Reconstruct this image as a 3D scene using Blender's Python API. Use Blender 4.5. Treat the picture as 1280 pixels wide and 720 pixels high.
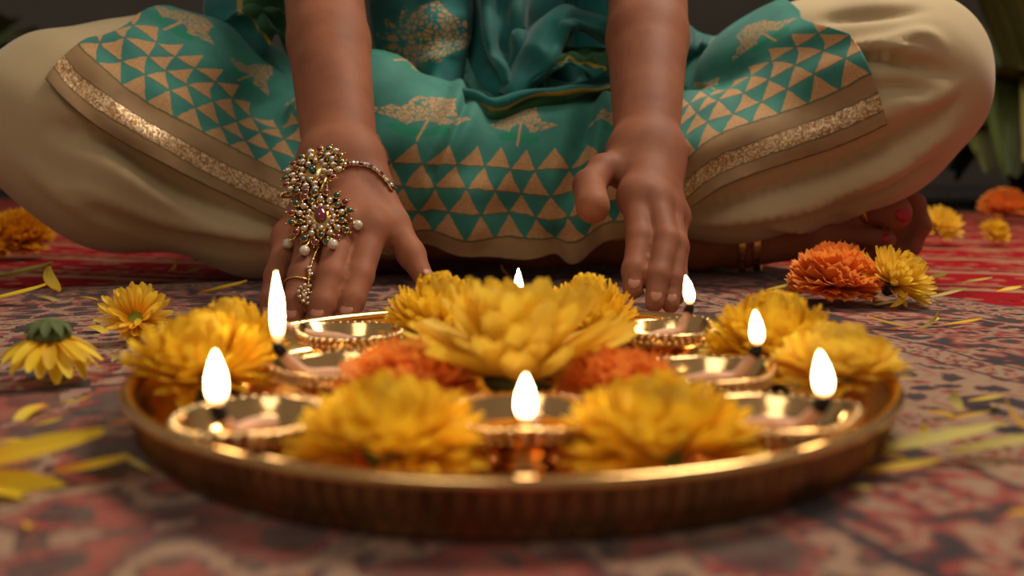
import bpy, bmesh, math, random
import numpy as np
from mathutils import Vector, Matrix

for _o in list(bpy.data.objects):
    bpy.data.objects.remove(_o, do_unlink=True)
SC = bpy.context.scene
COL = SC.collection
PI = math.pi
RND = random.Random(7)

# ------------------------------------------------------------------ camera
FPX, CAM_H, CAM_T = 1170.0, 0.120, math.radians(7.5)
cam_data = bpy.data.cameras.new('camera')
cam = bpy.data.objects.new('camera', cam_data)
COL.objects.link(cam)
cam.location = (0, 0, CAM_H)
cam.rotation_euler = (PI/2 - CAM_T, 0, 0)
cam_data.sensor_width = 36.0
cam_data.lens = FPX/1280*36.0
cam_data.clip_start = 0.01
cam_data.dof.use_dof = True
cam_data.dof.focus_distance = 0.72
cam_data.dof.aperture_fstop = 4.6
SC.camera = cam

# ------------------------------------------------------------------ light
world = bpy.data.worlds.new('room_air'); SC.world = world
world.use_nodes = True
world.node_tree.nodes['Background'].inputs[0].default_value = (1.0, 0.86, 0.70, 1)
world.node_tree.nodes['Background'].inputs[1].default_value = 0.20

def area(name, loc, target, size, power, col):
    d = bpy.data.lights.new(name, 'AREA'); d.energy = power; d.color = col; d.shape = 'DISK'; d.size = size
    o = bpy.data.objects.new(name, d); COL.objects.link(o); o.location = loc
    o.rotation_euler = (Vector(target)-Vector(loc)).to_track_quat('-Z', 'Y').to_euler()
    return o
area('room_lamp_key', (0.80, 1.10, 1.80), (0, 0.7, 0.0), 0.75, 33.0, (1.0, 0.88, 0.72))
area('fill_light_front', (-0.7, -0.9, 2.3), (0, 1.1, 0.1), 1.2, 11.5, (1.0, 0.90, 0.76))  # added soft fill from behind the camera, not a lamp of the room

SC.view_settings.view_transform = 'Standard'
SC.view_settings.look = 'None'
SC.view_settings.gamma = 1.0
SC.view_settings.use_curve_mapping = False
SC.view_settings.exposure = 0.0

# ------------------------------------------------------------------ projection helpers (a photo point at a real distance)
def ray(px, py):
    c, s = math.cos(CAM_T), math.sin(CAM_T)
    a, b = (px-640)/FPX, -(py-360)/FPX
    return Vector((a, c + b*s, -s + b*c))
def at(px, py, Y):
    d = ray(px, py); return Vector((0, 0, CAM_H)) + d*(Y/d.y)
def ground(px, py, z=0.0):
    d = ray(px, py); return Vector((0, 0, CAM_H)) + d*((z-CAM_H)/d.z)

# ------------------------------------------------------------------ materials
def srgb(r, g, b):
    f = lambda c: (c/255/12.92 if c <= 10 else ((c/255+0.055)/1.055)**2.4)
    return (f(r), f(g), f(b), 1.0)

class X:
    """a shader value with arithmetic"""
    def __init__(self, nt, s): self.nt, self.s = nt, s
    def _m(self, op, *a):
        n = self.nt.nodes.new('ShaderNodeMath'); n.operation = op
        for i, v in enumerate((self,)+a):
            if isinstance(v, X): self.nt.links.new(v.s, n.inputs[i])
            else: n.inputs[i].default_value = v
        return X(self.nt, n.outputs[0])
    def __add__(self, o): return self._m('ADD', o)
    def __radd__(self, o): return self._m('ADD', o)
    def __sub__(self, o): return self._m('SUBTRACT', o)
    def __mul__(self, o): return self._m('MULTIPLY', o)
    def __rmul__(self, o): return self._m('MULTIPLY', o)
    def __truediv__(self, o): return self._m('DIVIDE', o)
    def __lt__(self, o): return self._m('LESS_THAN', o)
    def __gt__(self, o): return self._m('GREATER_THAN', o)
    def neg(self): return self._m('MULTIPLY', -1.0)
    def abs(self): return self._m('ABSOLUTE')
    def floor(self): return self._m('FLOOR')
    def fract(self): return self._m('FRACT')
    def min(self, o): return self._m('MINIMUM', o)
    def max(self, o): return self._m('MAXIMUM', o)
    def cos(self): return self._m('COSINE')
    def sqrt(self): return self._m('SQRT')
    def pp(self, o): return self._m('PINGPONG', o)
    def atan2(self, o): return self._m('ARCTAN2', o)

class Mat:
    def __init__(self, name):
        self.m = bpy.data.materials.new(name); self.m.use_nodes = True
        self.nt = self.m.node_tree
        self.b = self.nt.nodes['Principled BSDF']; self.out = self.nt.nodes['Material Output']
    def node(self, t): return self.nt.nodes.new(t)
    def link(self, a, b): self.nt.links.new(a, b)
    def set(self, **k):
        for n, v in k.items():
            i = self.b.inputs[{'rough': 'Roughness', 'metal': 'Metallic', 'col': 'Base Color', 'spec': 'Specular IOR Level',
                 'sss': 'Subsurface Weight', 'sheen': 'Sheen Weight', 'coat': 'Coat Weight', 'emit': 'Emission Strength',
                 'emitcol': 'Emission Color', 'trans': 'Transmission Weight'}[n]]
            if isinstance(v, X): self.link(v.s, i)
            elif isinstance(v, bpy.types.NodeSocket): self.link(v, i)
            else: i.default_value = v
        return self
    def coord(self, kind='Object'):
        return self.node('ShaderNodeTexCoord').outputs[kind]
    def xyz(self, vec):
        n = self.node('ShaderNodeSeparateXYZ'); self.link(vec, n.inputs[0])
        return [X(self.nt, o) for o in n.outputs]
    def comb(self, x, y, z=0.0):
        n = self.node('ShaderNodeCombineXYZ')
        for i, v in enumerate((x, y, z)):
            if isinstance(v, X): self.link(v.s, n.inputs[i])
            else: n.inputs[i].default_value = v
        return n.outputs[0]
    def noise(self, vec, scale, detail=2.0, rough=0.5, dist=0.0, color=False):
        n = self.node('ShaderNodeTexNoise'); n.inputs['Scale'].default_value = scale
        n.inputs['Detail'].default_value = detail; n.inputs['Roughness'].default_value = rough
        n.inputs['Distortion'].default_value = dist
        if vec is not None: self.link(vec, n.inputs['Vector'])
        return X(self.nt, n.outputs[0]) if not color else n.outputs[1]
    def voro(self, vec, scale, feature='F1', out=0):
        n = self.node('ShaderNodeTexVoronoi'); n.feature = feature; n.inputs['Scale'].default_value = scale
        self.link(vec, n.inputs['Vector'])
        return n.outputs[out]
    def ramp(self, fac, stops, const=False):
        n = self.node('ShaderNodeValToRGB'); cr = n.color_ramp
        if const: cr.interpolation = 'CONSTANT'
        while len(cr.elements) < len(stops): cr.elements.new(0.5)
        for e, (p, c) in zip(cr.elements, stops): e.position = p; e.color = c
        self.link(fac.s if isinstance(fac, X) else fac, n.inputs[0])
        return n.outputs[0]
    def mix(self, fac, a, b, mode='MIX'):
        n = self.node('ShaderNodeMix'); n.data_type = 'RGBA'; n.blend_type = mode
        for i, v in ((0, fac), (6, a), (7, b)):
            if isinstance(v, X): self.link(v.s, n.inputs[i])
            elif isinstance(v, bpy.types.NodeSocket): self.link(v, n.inputs[i])
            else: n.inputs[i].default_value = v
        return n.outputs[2]
    def bump(self, h, strength=0.3, dist=0.001):
        n = self.node('ShaderNodeBump'); n.inputs['Strength'].default_value = strength; n.inputs['Distance'].default_value = dist
        self.link(h.s if isinstance(h, X) else h, n.inputs['Height']); self.link(n.outputs[0], self.b.inputs['Normal'])
        return self

def simple(name, col, rough=0.6, metal=0.0, var=0.15, scale=40, bump=0.0, bscale=200, **k):
    M = Mat(name); v = M.coord()
    n = M.noise(v, scale, 3)
    dark = tuple(c*(1-var) for c in col[:3])+(1,); lite = tuple(min(1, c*(1+var)) for c in col[:3])+(1,)
    M.set(col=M.ramp(n, [(0.3, dark), (0.7, lite)]), rough=rough, metal=metal, **k)
    if bump: M.bump(M.noise(v, bscale, 3), bump)
    return M.m

def petal_mat(name, inner, outer, trans=0.35):
    """petal: colour runs from base to tip, a little different on each one, light shines through"""
    M = Mat(name); x, y, z = M.xyz(M.coord('UV'))
    oi = M.node('ShaderNodeObjectInfo'); rnd = X(M.nt, oi.outputs['Random'])
    streak = M.noise(M.comb(x*9.0, y*1.2, rnd*50.0), 3.0, 2)
    c = M.ramp(y + (streak-0.5)*0.35, [(0.0, inner), (0.55, outer), (1.0, outer)])
    n = M.node('ShaderNodeHueSaturation'); M.link(c, n.inputs['Color'])
    M.link((rnd*0.016+0.492).s, n.inputs['Hue']); M.link((rnd*0.25+0.86).s, n.inputs['Value'])
    c = n.outputs[0]
    M.set(col=c, rough=0.55, spec=0.25)
    t = M.node('ShaderNodeBsdfTranslucent'); M.link(c, t.inputs[0])
    mx = M.node('ShaderNodeMixShader'); mx.inputs[0].default_value = trans
    M.link(M.b.outputs[0], mx.inputs[1]); M.link(t.outputs[0], mx.inputs[2]); M.link(mx.outputs[0], M.out.inputs[0])
    return M.m

# ------------------------------------------------------------------ object helpers
def tag(o, label=None, cat=None, group=None, kind=None):
    for k, v in (('label', label), ('category', cat), ('group', group), ('kind', kind)):
        if v: o[k] = v
    return o
def empty(name, loc=(0, 0, 0), rot=None):
    o = bpy.data.objects.new(name, None); COL.objects.link(o); o.location = loc; o.empty_display_size = 0.01
    if rot is not None: o.rotation_euler = rot
    return o
def link(name, me, mat=None, parent=None, mtx=None):
    o = bpy.data.objects.new(name, me); COL.objects.link(o)
    if mat is not None and not me.materials: me.materials.append(mat)
    if parent is not None: o.parent = parent
    if mtx is not None: o.matrix_local = mtx
    return o
def mesh(name, verts, faces, smooth=True, uv=None):
    me = bpy.data.meshes.new(name); me.from_pydata([tuple(v) for v in verts], [], [tuple(f) for f in faces])
    if smooth: me.polygons.foreach_set('use_smooth', [True]*len(me.polygons))
    if uv is not None:
        l = me.uv_layers.new(name='UVMap'); vi = np.zeros(len(me.loops), dtype=np.int32); me.loops.foreach_get('vertex_index', vi)
        l.data.foreach_set('uv', np.asarray(uv, dtype=np.float32)[vi].ravel())
    me.update(); return me
def grid_faces(nu, nv, wrap=False):
    f = []
    for i in range(nu if wrap else nu-1):
        for j in range(nv-1):
            a, b = i*nv+j, ((i+1) % nu)*nv+j
            f.append((a, b, b+1, a+1))
    return f
def lathe(name, prof, n=64, radial=None, cap=True):
    """prof: list of (r, z); radial(a, r, z) -> (r, z)"""
    vs = []
    for i in range(n):
        a = 2*PI*i/n
        for r, z in prof:
            if radial: r, z = radial(a, r, z)
            vs.append((r*math.cos(a), r*math.sin(a), z))
    fs = grid_faces(n, len(prof), True)
    m = len(prof)
    if cap:
        fs.append([i*m for i in range(n)][::-1]); fs.append([i*m+m-1 for i in range(n)])
    return mesh(name, vs, fs)
class MB:
    """collects simple shapes for one part"""
    def __init__(self): self.v, self.f = [], []
    def add(self, vs, fs):
        k = len(self.v); self.v += [tuple(v) for v in vs]; self.f += [tuple(i+k for i in f) for f in fs]
    def ball(self, c, r, nu=8, nv=6, sc=(1, 1, 1), R=None):
        vs = []
        for i in range(nu):
            for j in range(nv+1):
                a, b = 2*PI*i/nu, -PI/2+PI*j/nv
                p = Vector((r*sc[0]*math.cos(a)*math.cos(b), r*sc[1]*math.sin(a)*math.cos(b), r*sc[2]*math.sin(b)))
                if R: p = R @ p
                vs.append(Vector(c)+p)
        self.add(vs, grid_faces(nu, nv+1, True))
    def tube(self, pts, rad, n=10, cap=True):
        pts = [Vector(p) for p in pts]; m = len(pts)
        rad = rad if isinstance(rad, (list, tuple)) else [rad]*m
        vs = []; up = Vector((0.13, 0.07, 1)).normalized()
        for k, p in enumerate(pts):
            t = (pts[min(k+1, m-1)]-pts[max(k-1, 0)]).normalized()
            if abs(t.dot(up)) > 0.95: up = Vector((1, 0.1, 0)).normalized()
            s = t.cross(up).normalized(); u = s.cross(t).normalized(); up = u
            for i in range(n):
                a = 2*PI*i/n; vs.append(p + (s*math.cos(a)+u*math.sin(a))*rad[k])
        fs = []
        for k in range(m-1):
            for i in range(n):
                a, b = k*n+i, k*n+(i+1) % n
                fs.append((a, b, b+n, a+n))
        if cap: fs += [tuple(range(n))[::-1], tuple(range((m-1)*n, m*n))]
        self.add(vs, fs)
    def box(self, lo, hi):
        x0, y0, z0 = lo; x1, y1, z1 = hi
        self.add([(x0, y0, z0), (x1, y0, z0), (x1, y1, z0), (x0, y1, z0), (x0, y0, z1), (x1, y0, z1), (x1, y1, z1), (x0, y1, z1)],
                 [(0, 3, 2, 1), (4, 5, 6, 7), (0, 1, 5, 4), (1, 2, 6, 5), (2, 3, 7, 6), (3, 0, 4, 7)])
    def build(self, name, mat, parent=None, smooth=True):
        return link(name, mesh(name, self.v, self.f, smooth), mat, parent)
def catmull(pts, n):
    """n samples of a smooth curve through pts (any dimension)"""
    P = np.asarray(pts, dtype=float); m = len(P)
    t = np.linspace(0, m-1, n); i = np.clip(t.astype(int), 0, m-2); f = (t-i)[:, None]
    g = lambda k: P[np.clip(i+k, 0, m-1)]
    p0, p1, p2, p3 = g(-1), g(0), g(1), g(2)
    return 0.5*((2*p1)+(p2-p0)*f+(2*p0-5*p1+4*p2-p3)*f**2+(3*p1-p0-3*p2+p3)*f**3)

# ================================================================== the setting
RUG_ANG = math.radians(20); R2A = math.radians(-17)
def floor_mat():
    M = Mat('dark_floor'); v = M.coord(); n = M.noise(v, 6, 4)
    M.set(col=M.ramp(n, [(0.3, srgb(58, 54, 52)), (0.7, srgb(84, 78, 74))]), rough=0.6)
    return M.m
mb = MB(); mb.box((-5, -1.5, -0.06), (5, 6.0, -0.012)); tag(mb.build('floor', floor_mat(), smooth=False), kind='structure')
wm = simple('grey_plaster', srgb(112, 104, 96), 0.9, var=0.08, scale=3, bump=0.1, bscale=60)
mb = MB(); mb.box((-5, 6.0, -0.06), (5, 6.15, 3.0)); tag(mb.build('wall_back', wm, smooth=False), kind='structure')

def sheet_rug(name, x0, x1, y0, y1, z0, z1, seg, wav=0.0):
    """a woven rug: closed slab with slightly rounded, wavy edges"""
    nx, ny = seg; vs = []; fs = []
    rn = random.Random(3)
    for k, z in ((0, z1), (1, z0)):
        for i in range(nx+1):
            for j in range(ny+1):
                x = x0+(x1-x0)*i/nx; y = y0+(y1-y0)*j/ny
                e = 1.0 if 0 < i < nx and 0 < j < ny else 0.0
                w = wav*(math.sin(x*31+y*9)+math.sin(y*37-x*13)) if k == 0 else 0.0
                xx = x + (0.002*math.sin(y*55)+0.002*math.sin(y*131) if i in (0, nx) else 0)
                yy = y + (0.002*math.sin(x*55)+0.002*math.sin(x*120) if j in (0, ny) else 0)
                vs.append((xx, yy, z + w*e - (0.0012 if (k == 0 and not e) else 0)))
    N = (nx+1)*(ny+1)
    for i in range(nx):
        for j in range(ny):
            a = i*(ny+1)+j; b = a+ny+1
            fs.append((a, b, b+1, a+1)); fs.append((N+a, N+a+1, N+b+1, N+b))
    for i in range(nx):
        a = i*(ny+1); b = a+ny+1; fs.append((a, N+a, N+b, b))
        a += ny; b += ny; fs.append((a, b, N+b, N+a))
    for j in range(ny):
        a = j; fs.append((a, a+1, N+a+1, N+a)); a = nx*(ny+1)+j; fs.append((a, N+a, N+a+1, a+1))
    return mesh(name, vs, fs)

def persian_mat():
    M = Mat('persian_weave'); co = M.coord('Object')
    x, y, z = M.xyz(co)
    jit = M.noise(co, 40, 2, color=True); jx, jy, jz = M.xyz(jit)
    x1 = x + (jx-0.5)*0.010; y1 = y + (jy-0.5)*0.010
    K = 0.0032                            # knots: the drawing is stepped
    x1 = (x1/K).floor()*K; y1 = (y1/K).floor()*K
    ax = x1.neg(); ay = y1.neg()
    d = ax.min(ay)                       # distance from the rug's two visible edges
    TAN, PINK, RED, DRED, NAVY, GREY = srgb(166, 132, 106), srgb(156, 106, 88), srgb(156, 62, 52), srgb(104, 40, 40), srgb(40, 36, 44), srgb(104, 90, 92)
    def motif(px, py, sc, off, stops, det=1.0, dist=0.3):
        u = x1.pp(px); v = y1.pp(py)
        n = M.noise(M.comb(u, v, off), sc, det, 0.5, dist)
        return M.ramp(n, stops, True)
    outer = motif(0.030, 0.030, 95, 1.3, [(0, NAVY), (0.34, TAN), (0.45, RED), (0.52, TAN), (0.60, PINK), (0.66, DRED)])
    main = motif(0.070, 0.085, 46, 4.1, [(0, NAVY), (0.41, RED), (0.455, TAN), (0.53, PINK), (0.56, RED), (0.60, DRED), (0.63, NAVY)])
    guard = motif(0.016, 0.022, 120, 7.7, [(0, RED), (0.42, TAN), (0.55, DRED), (0.62, TAN)])
    inner = motif(0.048, 0.105, 48, 21.0, [(0, NAVY), (0.41, DRED), (0.44, TAN), (0.55, PINK), (0.585, RED), (0.64, NAVY)])
    field = motif(0.17, 0.14, 16, 3.3, [(0, NAVY), (0.42, DRED), (0.455, RED), (0.495, NAVY), (0.51, TAN), (0.565, NAVY), (0.58, DRED), (0.61, RED), (0.68, NAVY)], 2.0)
    fine = motif(0.04, 0.05, 75, 12.0, [(0, NAVY), (0.36, TAN), (0.50, PINK), (0.58, RED), (0.66, DRED)])
    field = M.mix(0.22, field, fine)
    c = M.mix(d > 0.012, GREY, outer)
    for a, layer in ((0.060, NAVY), (0.063, main), (0.205, NAVY), (0.208, guard), (0.236, NAVY), (0.239, inner), (0.330, TAN), (0.336, NAVY), (0.339, guard), (0.372, TAN), (0.378, main), (0.470, NAVY), (0.476, field)):
        c = M.mix(d > a, c, layer)
    worn = M.noise(co, 9, 4)
    c = M.mix((worn-0.35)*0.7, c, srgb(150, 112, 94))
    streak = M.noise(M.comb(x*25.0, y*900.0, 0.0), 1.0, 2)
    c = M.mix((streak-0.40)*0.9, c, srgb(84, 62, 54))
    M.set(col=c, rough=0.95, spec=0.1, sheen=0.15)
    M.bump(M.noise(co, 650, 3), 0.7, 0.0015)
    return M.m
def red_mat():
    M = Mat('red_weave'); co = M.coord('Object'); x, y, z = M.xyz(co)
    n = M.noise(co, 14, 3)
    w = ((y + (n-0.5)*0.03)/0.17).fract()
    c = M.ramp(w, [(0, srgb(158, 22, 30)), (0.55, srgb(150, 20, 30)), (0.6, srgb(176, 128, 96)), (0.72, srgb(158, 22, 30)), (0.8, srgb(96, 16, 24)), (0.86, srgb(170, 110, 84)), (0.92, srgb(150, 20, 28))], True)
    m = M.noise(M.comb(x.pp(0.08), y.pp(0.085), 2.0), 34, 2)
    c = M.mix(((m > 0.58))*0.65, c, srgb(178, 128, 98))
    c = M.mix(((m < 0.36))*0.7, c, srgb(60, 14, 22))
    c = M.mix((M.noise(co, 700, 2)-0.35)*0.7, c, srgb(60, 10, 16))
    M.set(col=c, rough=0.95, spec=0.1); M.bump(M.noise(co, 500, 3), 0.6, 0.0015)
    return M.m
CORNER = Vector((0.285, 1.19, 0))
rr = link('patterned_rug', sheet_rug('patterned_rug', -2.0, 0.0, -2.2, 0.0, -0.006, 0.0, (110, 120), 0.0003), persian_mat())
rr.location = CORNER; rr.rotation_euler = (0, 0, RUG_ANG)
tag(rr, 'faded tan, red and navy patterned rug under the brass plate', 'rug')
r2 = link('red_rug', sheet_rug('red_rug', -2.6, 1.9, -3.2, 0.0, -0.0118, -0.006, (60, 60)), red_mat())
r2.location = (0.0, 2.92, 0); r2.rotation_euler = (0, 0, R2A)
tag(r2, 'bright red rug with tan stripes lying beneath the patterned rug', 'rug')

# ================================================================== brass plate and lamps
def brass(name, base, rough, scale=60, dark=0.55):
    M = Mat(name); v = M.coord(); n = M.noise(v, scale, 4)
    M.set(col=M.ramp(n, [(0.25, tuple(c*dark for c in base[:3])+(1,)), (0.65, base)]), metal=1.0,
          rough=(M.noise(v, 25, 3)*0.18 + rough))
    M.bump(M.noise(v, 300, 2), 0.06, 0.0008)
    return M.m
BRASS = brass('polished_brass', (0.86, 0.52, 0.20, 1), 0.09, dark=0.8)
BRASS_OLD = brass('aged_brass', (0.40, 0.24, 0.11, 1), 0.34)
BEAD = brass('beaded_brass', (0.80, 0.56, 0.28, 1), 0.10, dark=0.75)
PX, PY, PR, PH = 0.0, 0.455, 0.180, 0.024
plate = empty('brass_plate', (PX, PY, 0.0006))
tag(plate, 'large round brass plate with fluted side holding flowers and oil lamps', 'plate')
nfl = 150
def flute(a, r, z): return r, z
vs = []; N = nfl*4
prof = [(0.0, 0.0002), (0.150, 0.0002), (0.169, 0.0004), (0.1712, 0.0016), (0.1708, 0.0032), (0.1722, 0.0050), (0.1734, 0.0105), (0.1746, 0.0165), (0.1756, 0.0195)]
def fl(a, r, z):
    if 0.004 < z < 0.018: r += 0.0019*math.sin(a*nfl)
    return r, z
wall = lathe('side_wall', prof[1:], N, fl, cap=False)
link('fluted_side', wall, BRASS_OLD, plate)
link('rim', lathe('rim', [(0.1735, 0.0185), (0.1762, 0.0188), (0.1792, 0.0203), (0.1800, 0.0222), (0.1788, 0.0240), (0.1765, 0.0242), (0.1745, 0.0232), (0.1730, 0.0205), (0.1735, 0.0185)], 160, cap=False), BRASS, plate)
link('dish', lathe('dish', [(0.1738, 0.0205), (0.1712, 0.0150), (0.1680, 0.0085), (0.1640, 0.0050), (0.158, 0.0038), (0.10, 0.0036), (0.0, 0.0036)], 160, cap=False), BRASS, plate)
link('underside', lathe('underside', [(0.0, 0.0006), (0.151, 0.0006)], 96, cap=False), BRASS_OLD, plate)

def flame_mat():
    M = Mat('lamp_flame'); x, y, z = M.xyz(M.coord('UV'))
    e = M.node('ShaderNodeEmission')
    M.link(M.ramp(y, [(0.0, (0.22, 0.10, 0.04, 1)), (0.12, (1.0, 0.42, 0.12, 1)), (0.28, (1.0, 0.72, 0.36, 1)), (0.9, (1.0, 0.80, 0.48, 1)), (1.0, (1.0, 0.62, 0.25, 1))]), e.inputs[0])
    s = M.ramp(y, [(0.0, (0.02,)*3+(1,)), (0.14, (0.12,)*3+(1,)), (0.30, (1,)*3+(1,)), (1.0, (1,)*3+(1,))])
    sx = M.xyz(s)[0]
    M.link((sx*FLAME_POWER).s, e.inputs[1])
    M.link(e.outputs[0], M.out.inputs[0])
    return M.m
FLAME_POWER = 27.0
FLAME = flame_mat()
COTTON = simple('oiled_cotton', srgb(214, 168, 138), 0.7, var=0.12, scale=150, bump=0.4, bscale=500)
CHAR = simple('charred_cotton', srgb(22, 16, 16), 0.95, var=0.3, scale=300)
OIL = Mat('lamp_oil'); OIL.set(col=srgb(120, 66, 22), rough=0.03, spec=0.6); 
_n = OIL.noise(OIL.coord(), 30, 2); OIL.set(col=OIL.ramp(_n, [(0.3, srgb(96, 50, 16)), (0.7, srgb(134, 76, 26))])); OIL = OIL.m

RB = 0.0282
def spout(a): return math.exp(-(((a+PI) % (2*PI)-PI)/0.42)**2)
def dr(a, r, z):
    s = spout(a); t = max(0.0, min(1.0, (z-0.004)/0.016))
    return r*(1+0.24*s*t*t), z+0.0022*s*t
BOWL_ME = lathe('bowl', [(0.0, 0.0003), (0.0150, 0.0003), (0.0155, 0.0014), (0.0128, 0.0026), (0.0122, 0.0042), (0.0160, 0.0062), (0.0222, 0.0098), (0.0262, 0.0142),
     (RB-0.0006, 0.0186), (RB, 0.0200), (RB-0.0010, 0.0206), (RB-0.0020, 0.0198), (0.0246, 0.0140), (0.0205, 0.0100), (0.0120, 0.0072), (0.0, 0.0066)], 72, dr, cap=False)
LAMPB = brass('lamp_brass', (0.90, 0.54, 0.23, 1), 0.05, dark=0.8); BOWL_ME.materials.append(LAMPB)
_b = MB()
for row, (zz, rr_, br, nb) in enumerate([(0.0190, RB+0.0014, 0.00190, 42), (0.0156, RB+0.0010, 0.00165, 46)]):
    for i in range(nb):
        a = 2*PI*i/nb; r, z = dr(a, rr_, zz)
        _b.ball((r*math.cos(a), r*math.sin(a), z), br, 6, 4)
BAND_ME = mesh('bead_band', _b.v, _b.f); BAND_ME.materials.append(BEAD)
OIL_ME = lathe('oil', [(0.0230, 0.0128), (0.0, 0.0129)], 40, lambda a, r, z: (r*(1+0.10*spout(a)), z), cap=False); OIL_ME.materials.append(OIL)

def teardrop(h, w, lean):
    prof = []
    n = 16; vs, uv = [], []
    nu = 14
    for i in range(nu):
        for j in range(n+1):
            t = j/n
            r = w*0.385*(math.sin(PI*min(1.0, t**0.78))**0.85 if 0 < t < 1 else 0.0)*(1.0-0.15*t) + 0.00005
            vs.append((r*math.cos(2*PI*i/nu)+lean[0]*t*t, r*math.sin(2*PI*i/nu)+lean[1]*t*t, h*t)); uv.append((i/nu, t))
    return mesh('flame', vs, grid_faces(nu, n+1, True), uv=uv)

def oil_lamp(x, y, ang, tip, fh, fw, label, lean=(0, 0), z0=0.0043, lit=True):
    """tip: world position of the wick's burning end"""
    t = empty('oil_lamp', (x, y, z0), (0, 0, ang))
    tag(t, label, 'oil lamp', 'small brass oil lamps on the plate')
    link('bowl', BOWL_ME, None, t); link('bead_band', BAND_ME, None, t);
    inv = (Matrix.Translation((x, y, z0)) @ Matrix.Rotation(ang, 4, 'Z')).inverted()
    e = inv @ Vector(tip)
    a = Vector((-0.012, 0.004, 0.0130)); b = Vector((e.x*0.55, e.y*0.55, 0.0155))
    m = MB(); pts = catmull([a, a.lerp(b, 0.5)+Vector((0, 0, 0.001)), b, b.lerp(e, 0.55)+Vector((0, 0, -0.001)), e], 18)
    m.tube([Vector(p) for p in pts], [0.0031+0.0008*math.sin(PI*k/17)-0.0016*(k/17)**2 for k in range(18)], 9)
    w = m.build('wick', COTTON, t)
    d = (Vector(pts[-1])-Vector(pts[-4])).normalized()
    m = MB(); m.tube([e-d*0.0035, e-d*0.001, e+d*0.0015, e+d*0.0035], [0.0030, 0.0031, 0.0026, 0.0009], 9)
    m.build('charred_tip', CHAR, w)
    if lit:
        f = link('flame', teardrop(fh, fw, lean), FLAME, t)
        f.location = e + Vector((0, 0, 0.0012)); f.rotation_euler = (0, 0, -ang)
    return t
R_ = math.radians
def tipw(px, py, Y): return at(px, py, Y)
oil_lamp(-0.094, 0.537, R_(155), tipw(351, 402, 0.552), 0.023, 0.0075, 'brass oil lamp beside the jewelled hand at the plate rim')
oil_lamp(-0.083, 0.446, R_(190), tipw(348, 436, 0.437), 0.036, 0.0088, 'brass oil lamp with the tallest flame, next to a big yellow flower')
oil_lamp(-0.100, 0.352, R_(268), tipw(272, 514, 0.334), 0.0215, 0.0100, 'brass oil lamp at the rim near the petal strewn rug, yellow flowers behind', lean=(0.0, 0))
oil_lamp(0.0045, 0.358, R_(270), tipw(657, 533, 0.334), 0.0185, 0.0100, 'brass oil lamp facing out between two yellow flowers, orange ones behind')
oil_lamp(0.003, 0.598, R_(90), tipw(648, 384, 0.615), 0.025, 0.0095, 'brass oil lamp hidden behind the big central yellow flower')
oil_lamp(0.090, 0.548, R_(40), tipw(862, 385, 0.563), 0.0190, 0.0092, 'brass oil lamp by the bare fingers at the plate rim', lean=(-0.003, 0))
oil_lamp(0.092, 0.434, R_(20), tipw(946, 437, 0.434), 0.0175, 0.0086, 'brass oil lamp with wick leaning over its beaded spout, before a yellow flower', lean=(-0.0015, 0))
oil_lamp(0.100, 0.356, R_(5), tipw(1029, 503, 0.345), 0.0185, 0.0095, 'brass oil lamp at the rim beside a flower hanging over the edge', lean=(-0.0022, 0))

# ================================================================== flowers
Y_IN, Y_OUT = srgb(248, 176, 18), srgb(255, 216, 60)
PET_Y = petal_mat('yellow_petal', Y_IN, Y_OUT)
PET_L = petal_mat('lemon_petal', srgb(250, 186, 34), srgb(255, 222, 84))
PET_O = petal_mat('orange_petal', srgb(244, 112, 28), srgb(254, 168, 78), 0.4)
PET_A = petal_mat('amber_petal', srgb(232, 144, 12), srgb(248, 186, 40), 0.35)
GREEN = simple('flower_green', srgb(92, 104, 52), 0.7, var=0.35, scale=120, bump=0.3, bscale=300)
DISC = simple('flower_disc', srgb(150, 158, 34), 0.8, var=0.3, scale=400, bump=0.6, bscale=700)

def petal_me(L, W, cup, curl, nx=4, ny=6, shape='strap', twist=0.0, ruf=0.0, seed=0):
    """petal along +Y, face towards +Z; curl > 0 lifts the tip towards +Z"""
    rn = random.Random(seed); vs, uv = [], []
    ph = rn.random()*6; ph2 = rn.random()*6
    for i in range(nx+1):
        s = -1+2*i/nx
        for j in range(ny+1):
            t = j/ny
            if shape == 'strap': w = W*(0.35+0.65*math.sin(PI*min(1, t*0.62+0.08)))*math.sqrt(max(0.0, 1-max(0, (t-0.72)/0.30)**2))
            elif shape == 'fan': w = W*(0.22+0.78*t**0.8)*(1 if t < 0.95 else 0.93)
            else: w = W*math.sin(PI*(0.06+0.90*t))**0.75
            a = curl*t
            yy = L*(t if abs(curl) < 1e-3 else math.sin(a)/curl); zz = L*(0 if abs(curl) < 1e-3 else (1-math.cos(a))/curl)
            c = cup*W*s*s*(0.4+0.6*math.sin(PI*min(1, t+0.1)))
            x = 0.5*w*s
            if ruf:
                q = ruf*t*t
                zz += q*L*(math.sin(s*5+ph)+0.6*math.sin(s*11+ph2)); yy += (L*0.09*math.sin(s*9+ph2)+L*0.05*math.sin(s*17+ph))*t*t*(1 if shape == 'fan' else 0)
            n = Vector((0, -math.sin(a), math.cos(a)))
            p = Vector((x, yy, zz)) + n*c
            if twist: p = Matrix.Rotation(twist*t, 3, 'Y') @ p
            vs.append(p); uv.append((i/nx, t))
    return mesh('petal', vs, grid_faces(nx+1, ny+1), uv=uv)
def aim(d, axis, roll=0.0):
    """matrix with +Y along d and +Z as near to axis as it goes"""
    d = Vector(d).normalized(); z = axis - d*axis.dot(d)
    if z.length < 1e-3: z = Vector((1, 0, 0)) - d*d.x
    z.normalize(); x = d.cross(z)
    m = Matrix((x, d, z)).transposed()
    return (m @ Matrix.Rotation(roll, 3, 'Y')).to_4x4()
AX = Vector((0, 0, 1))
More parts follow.
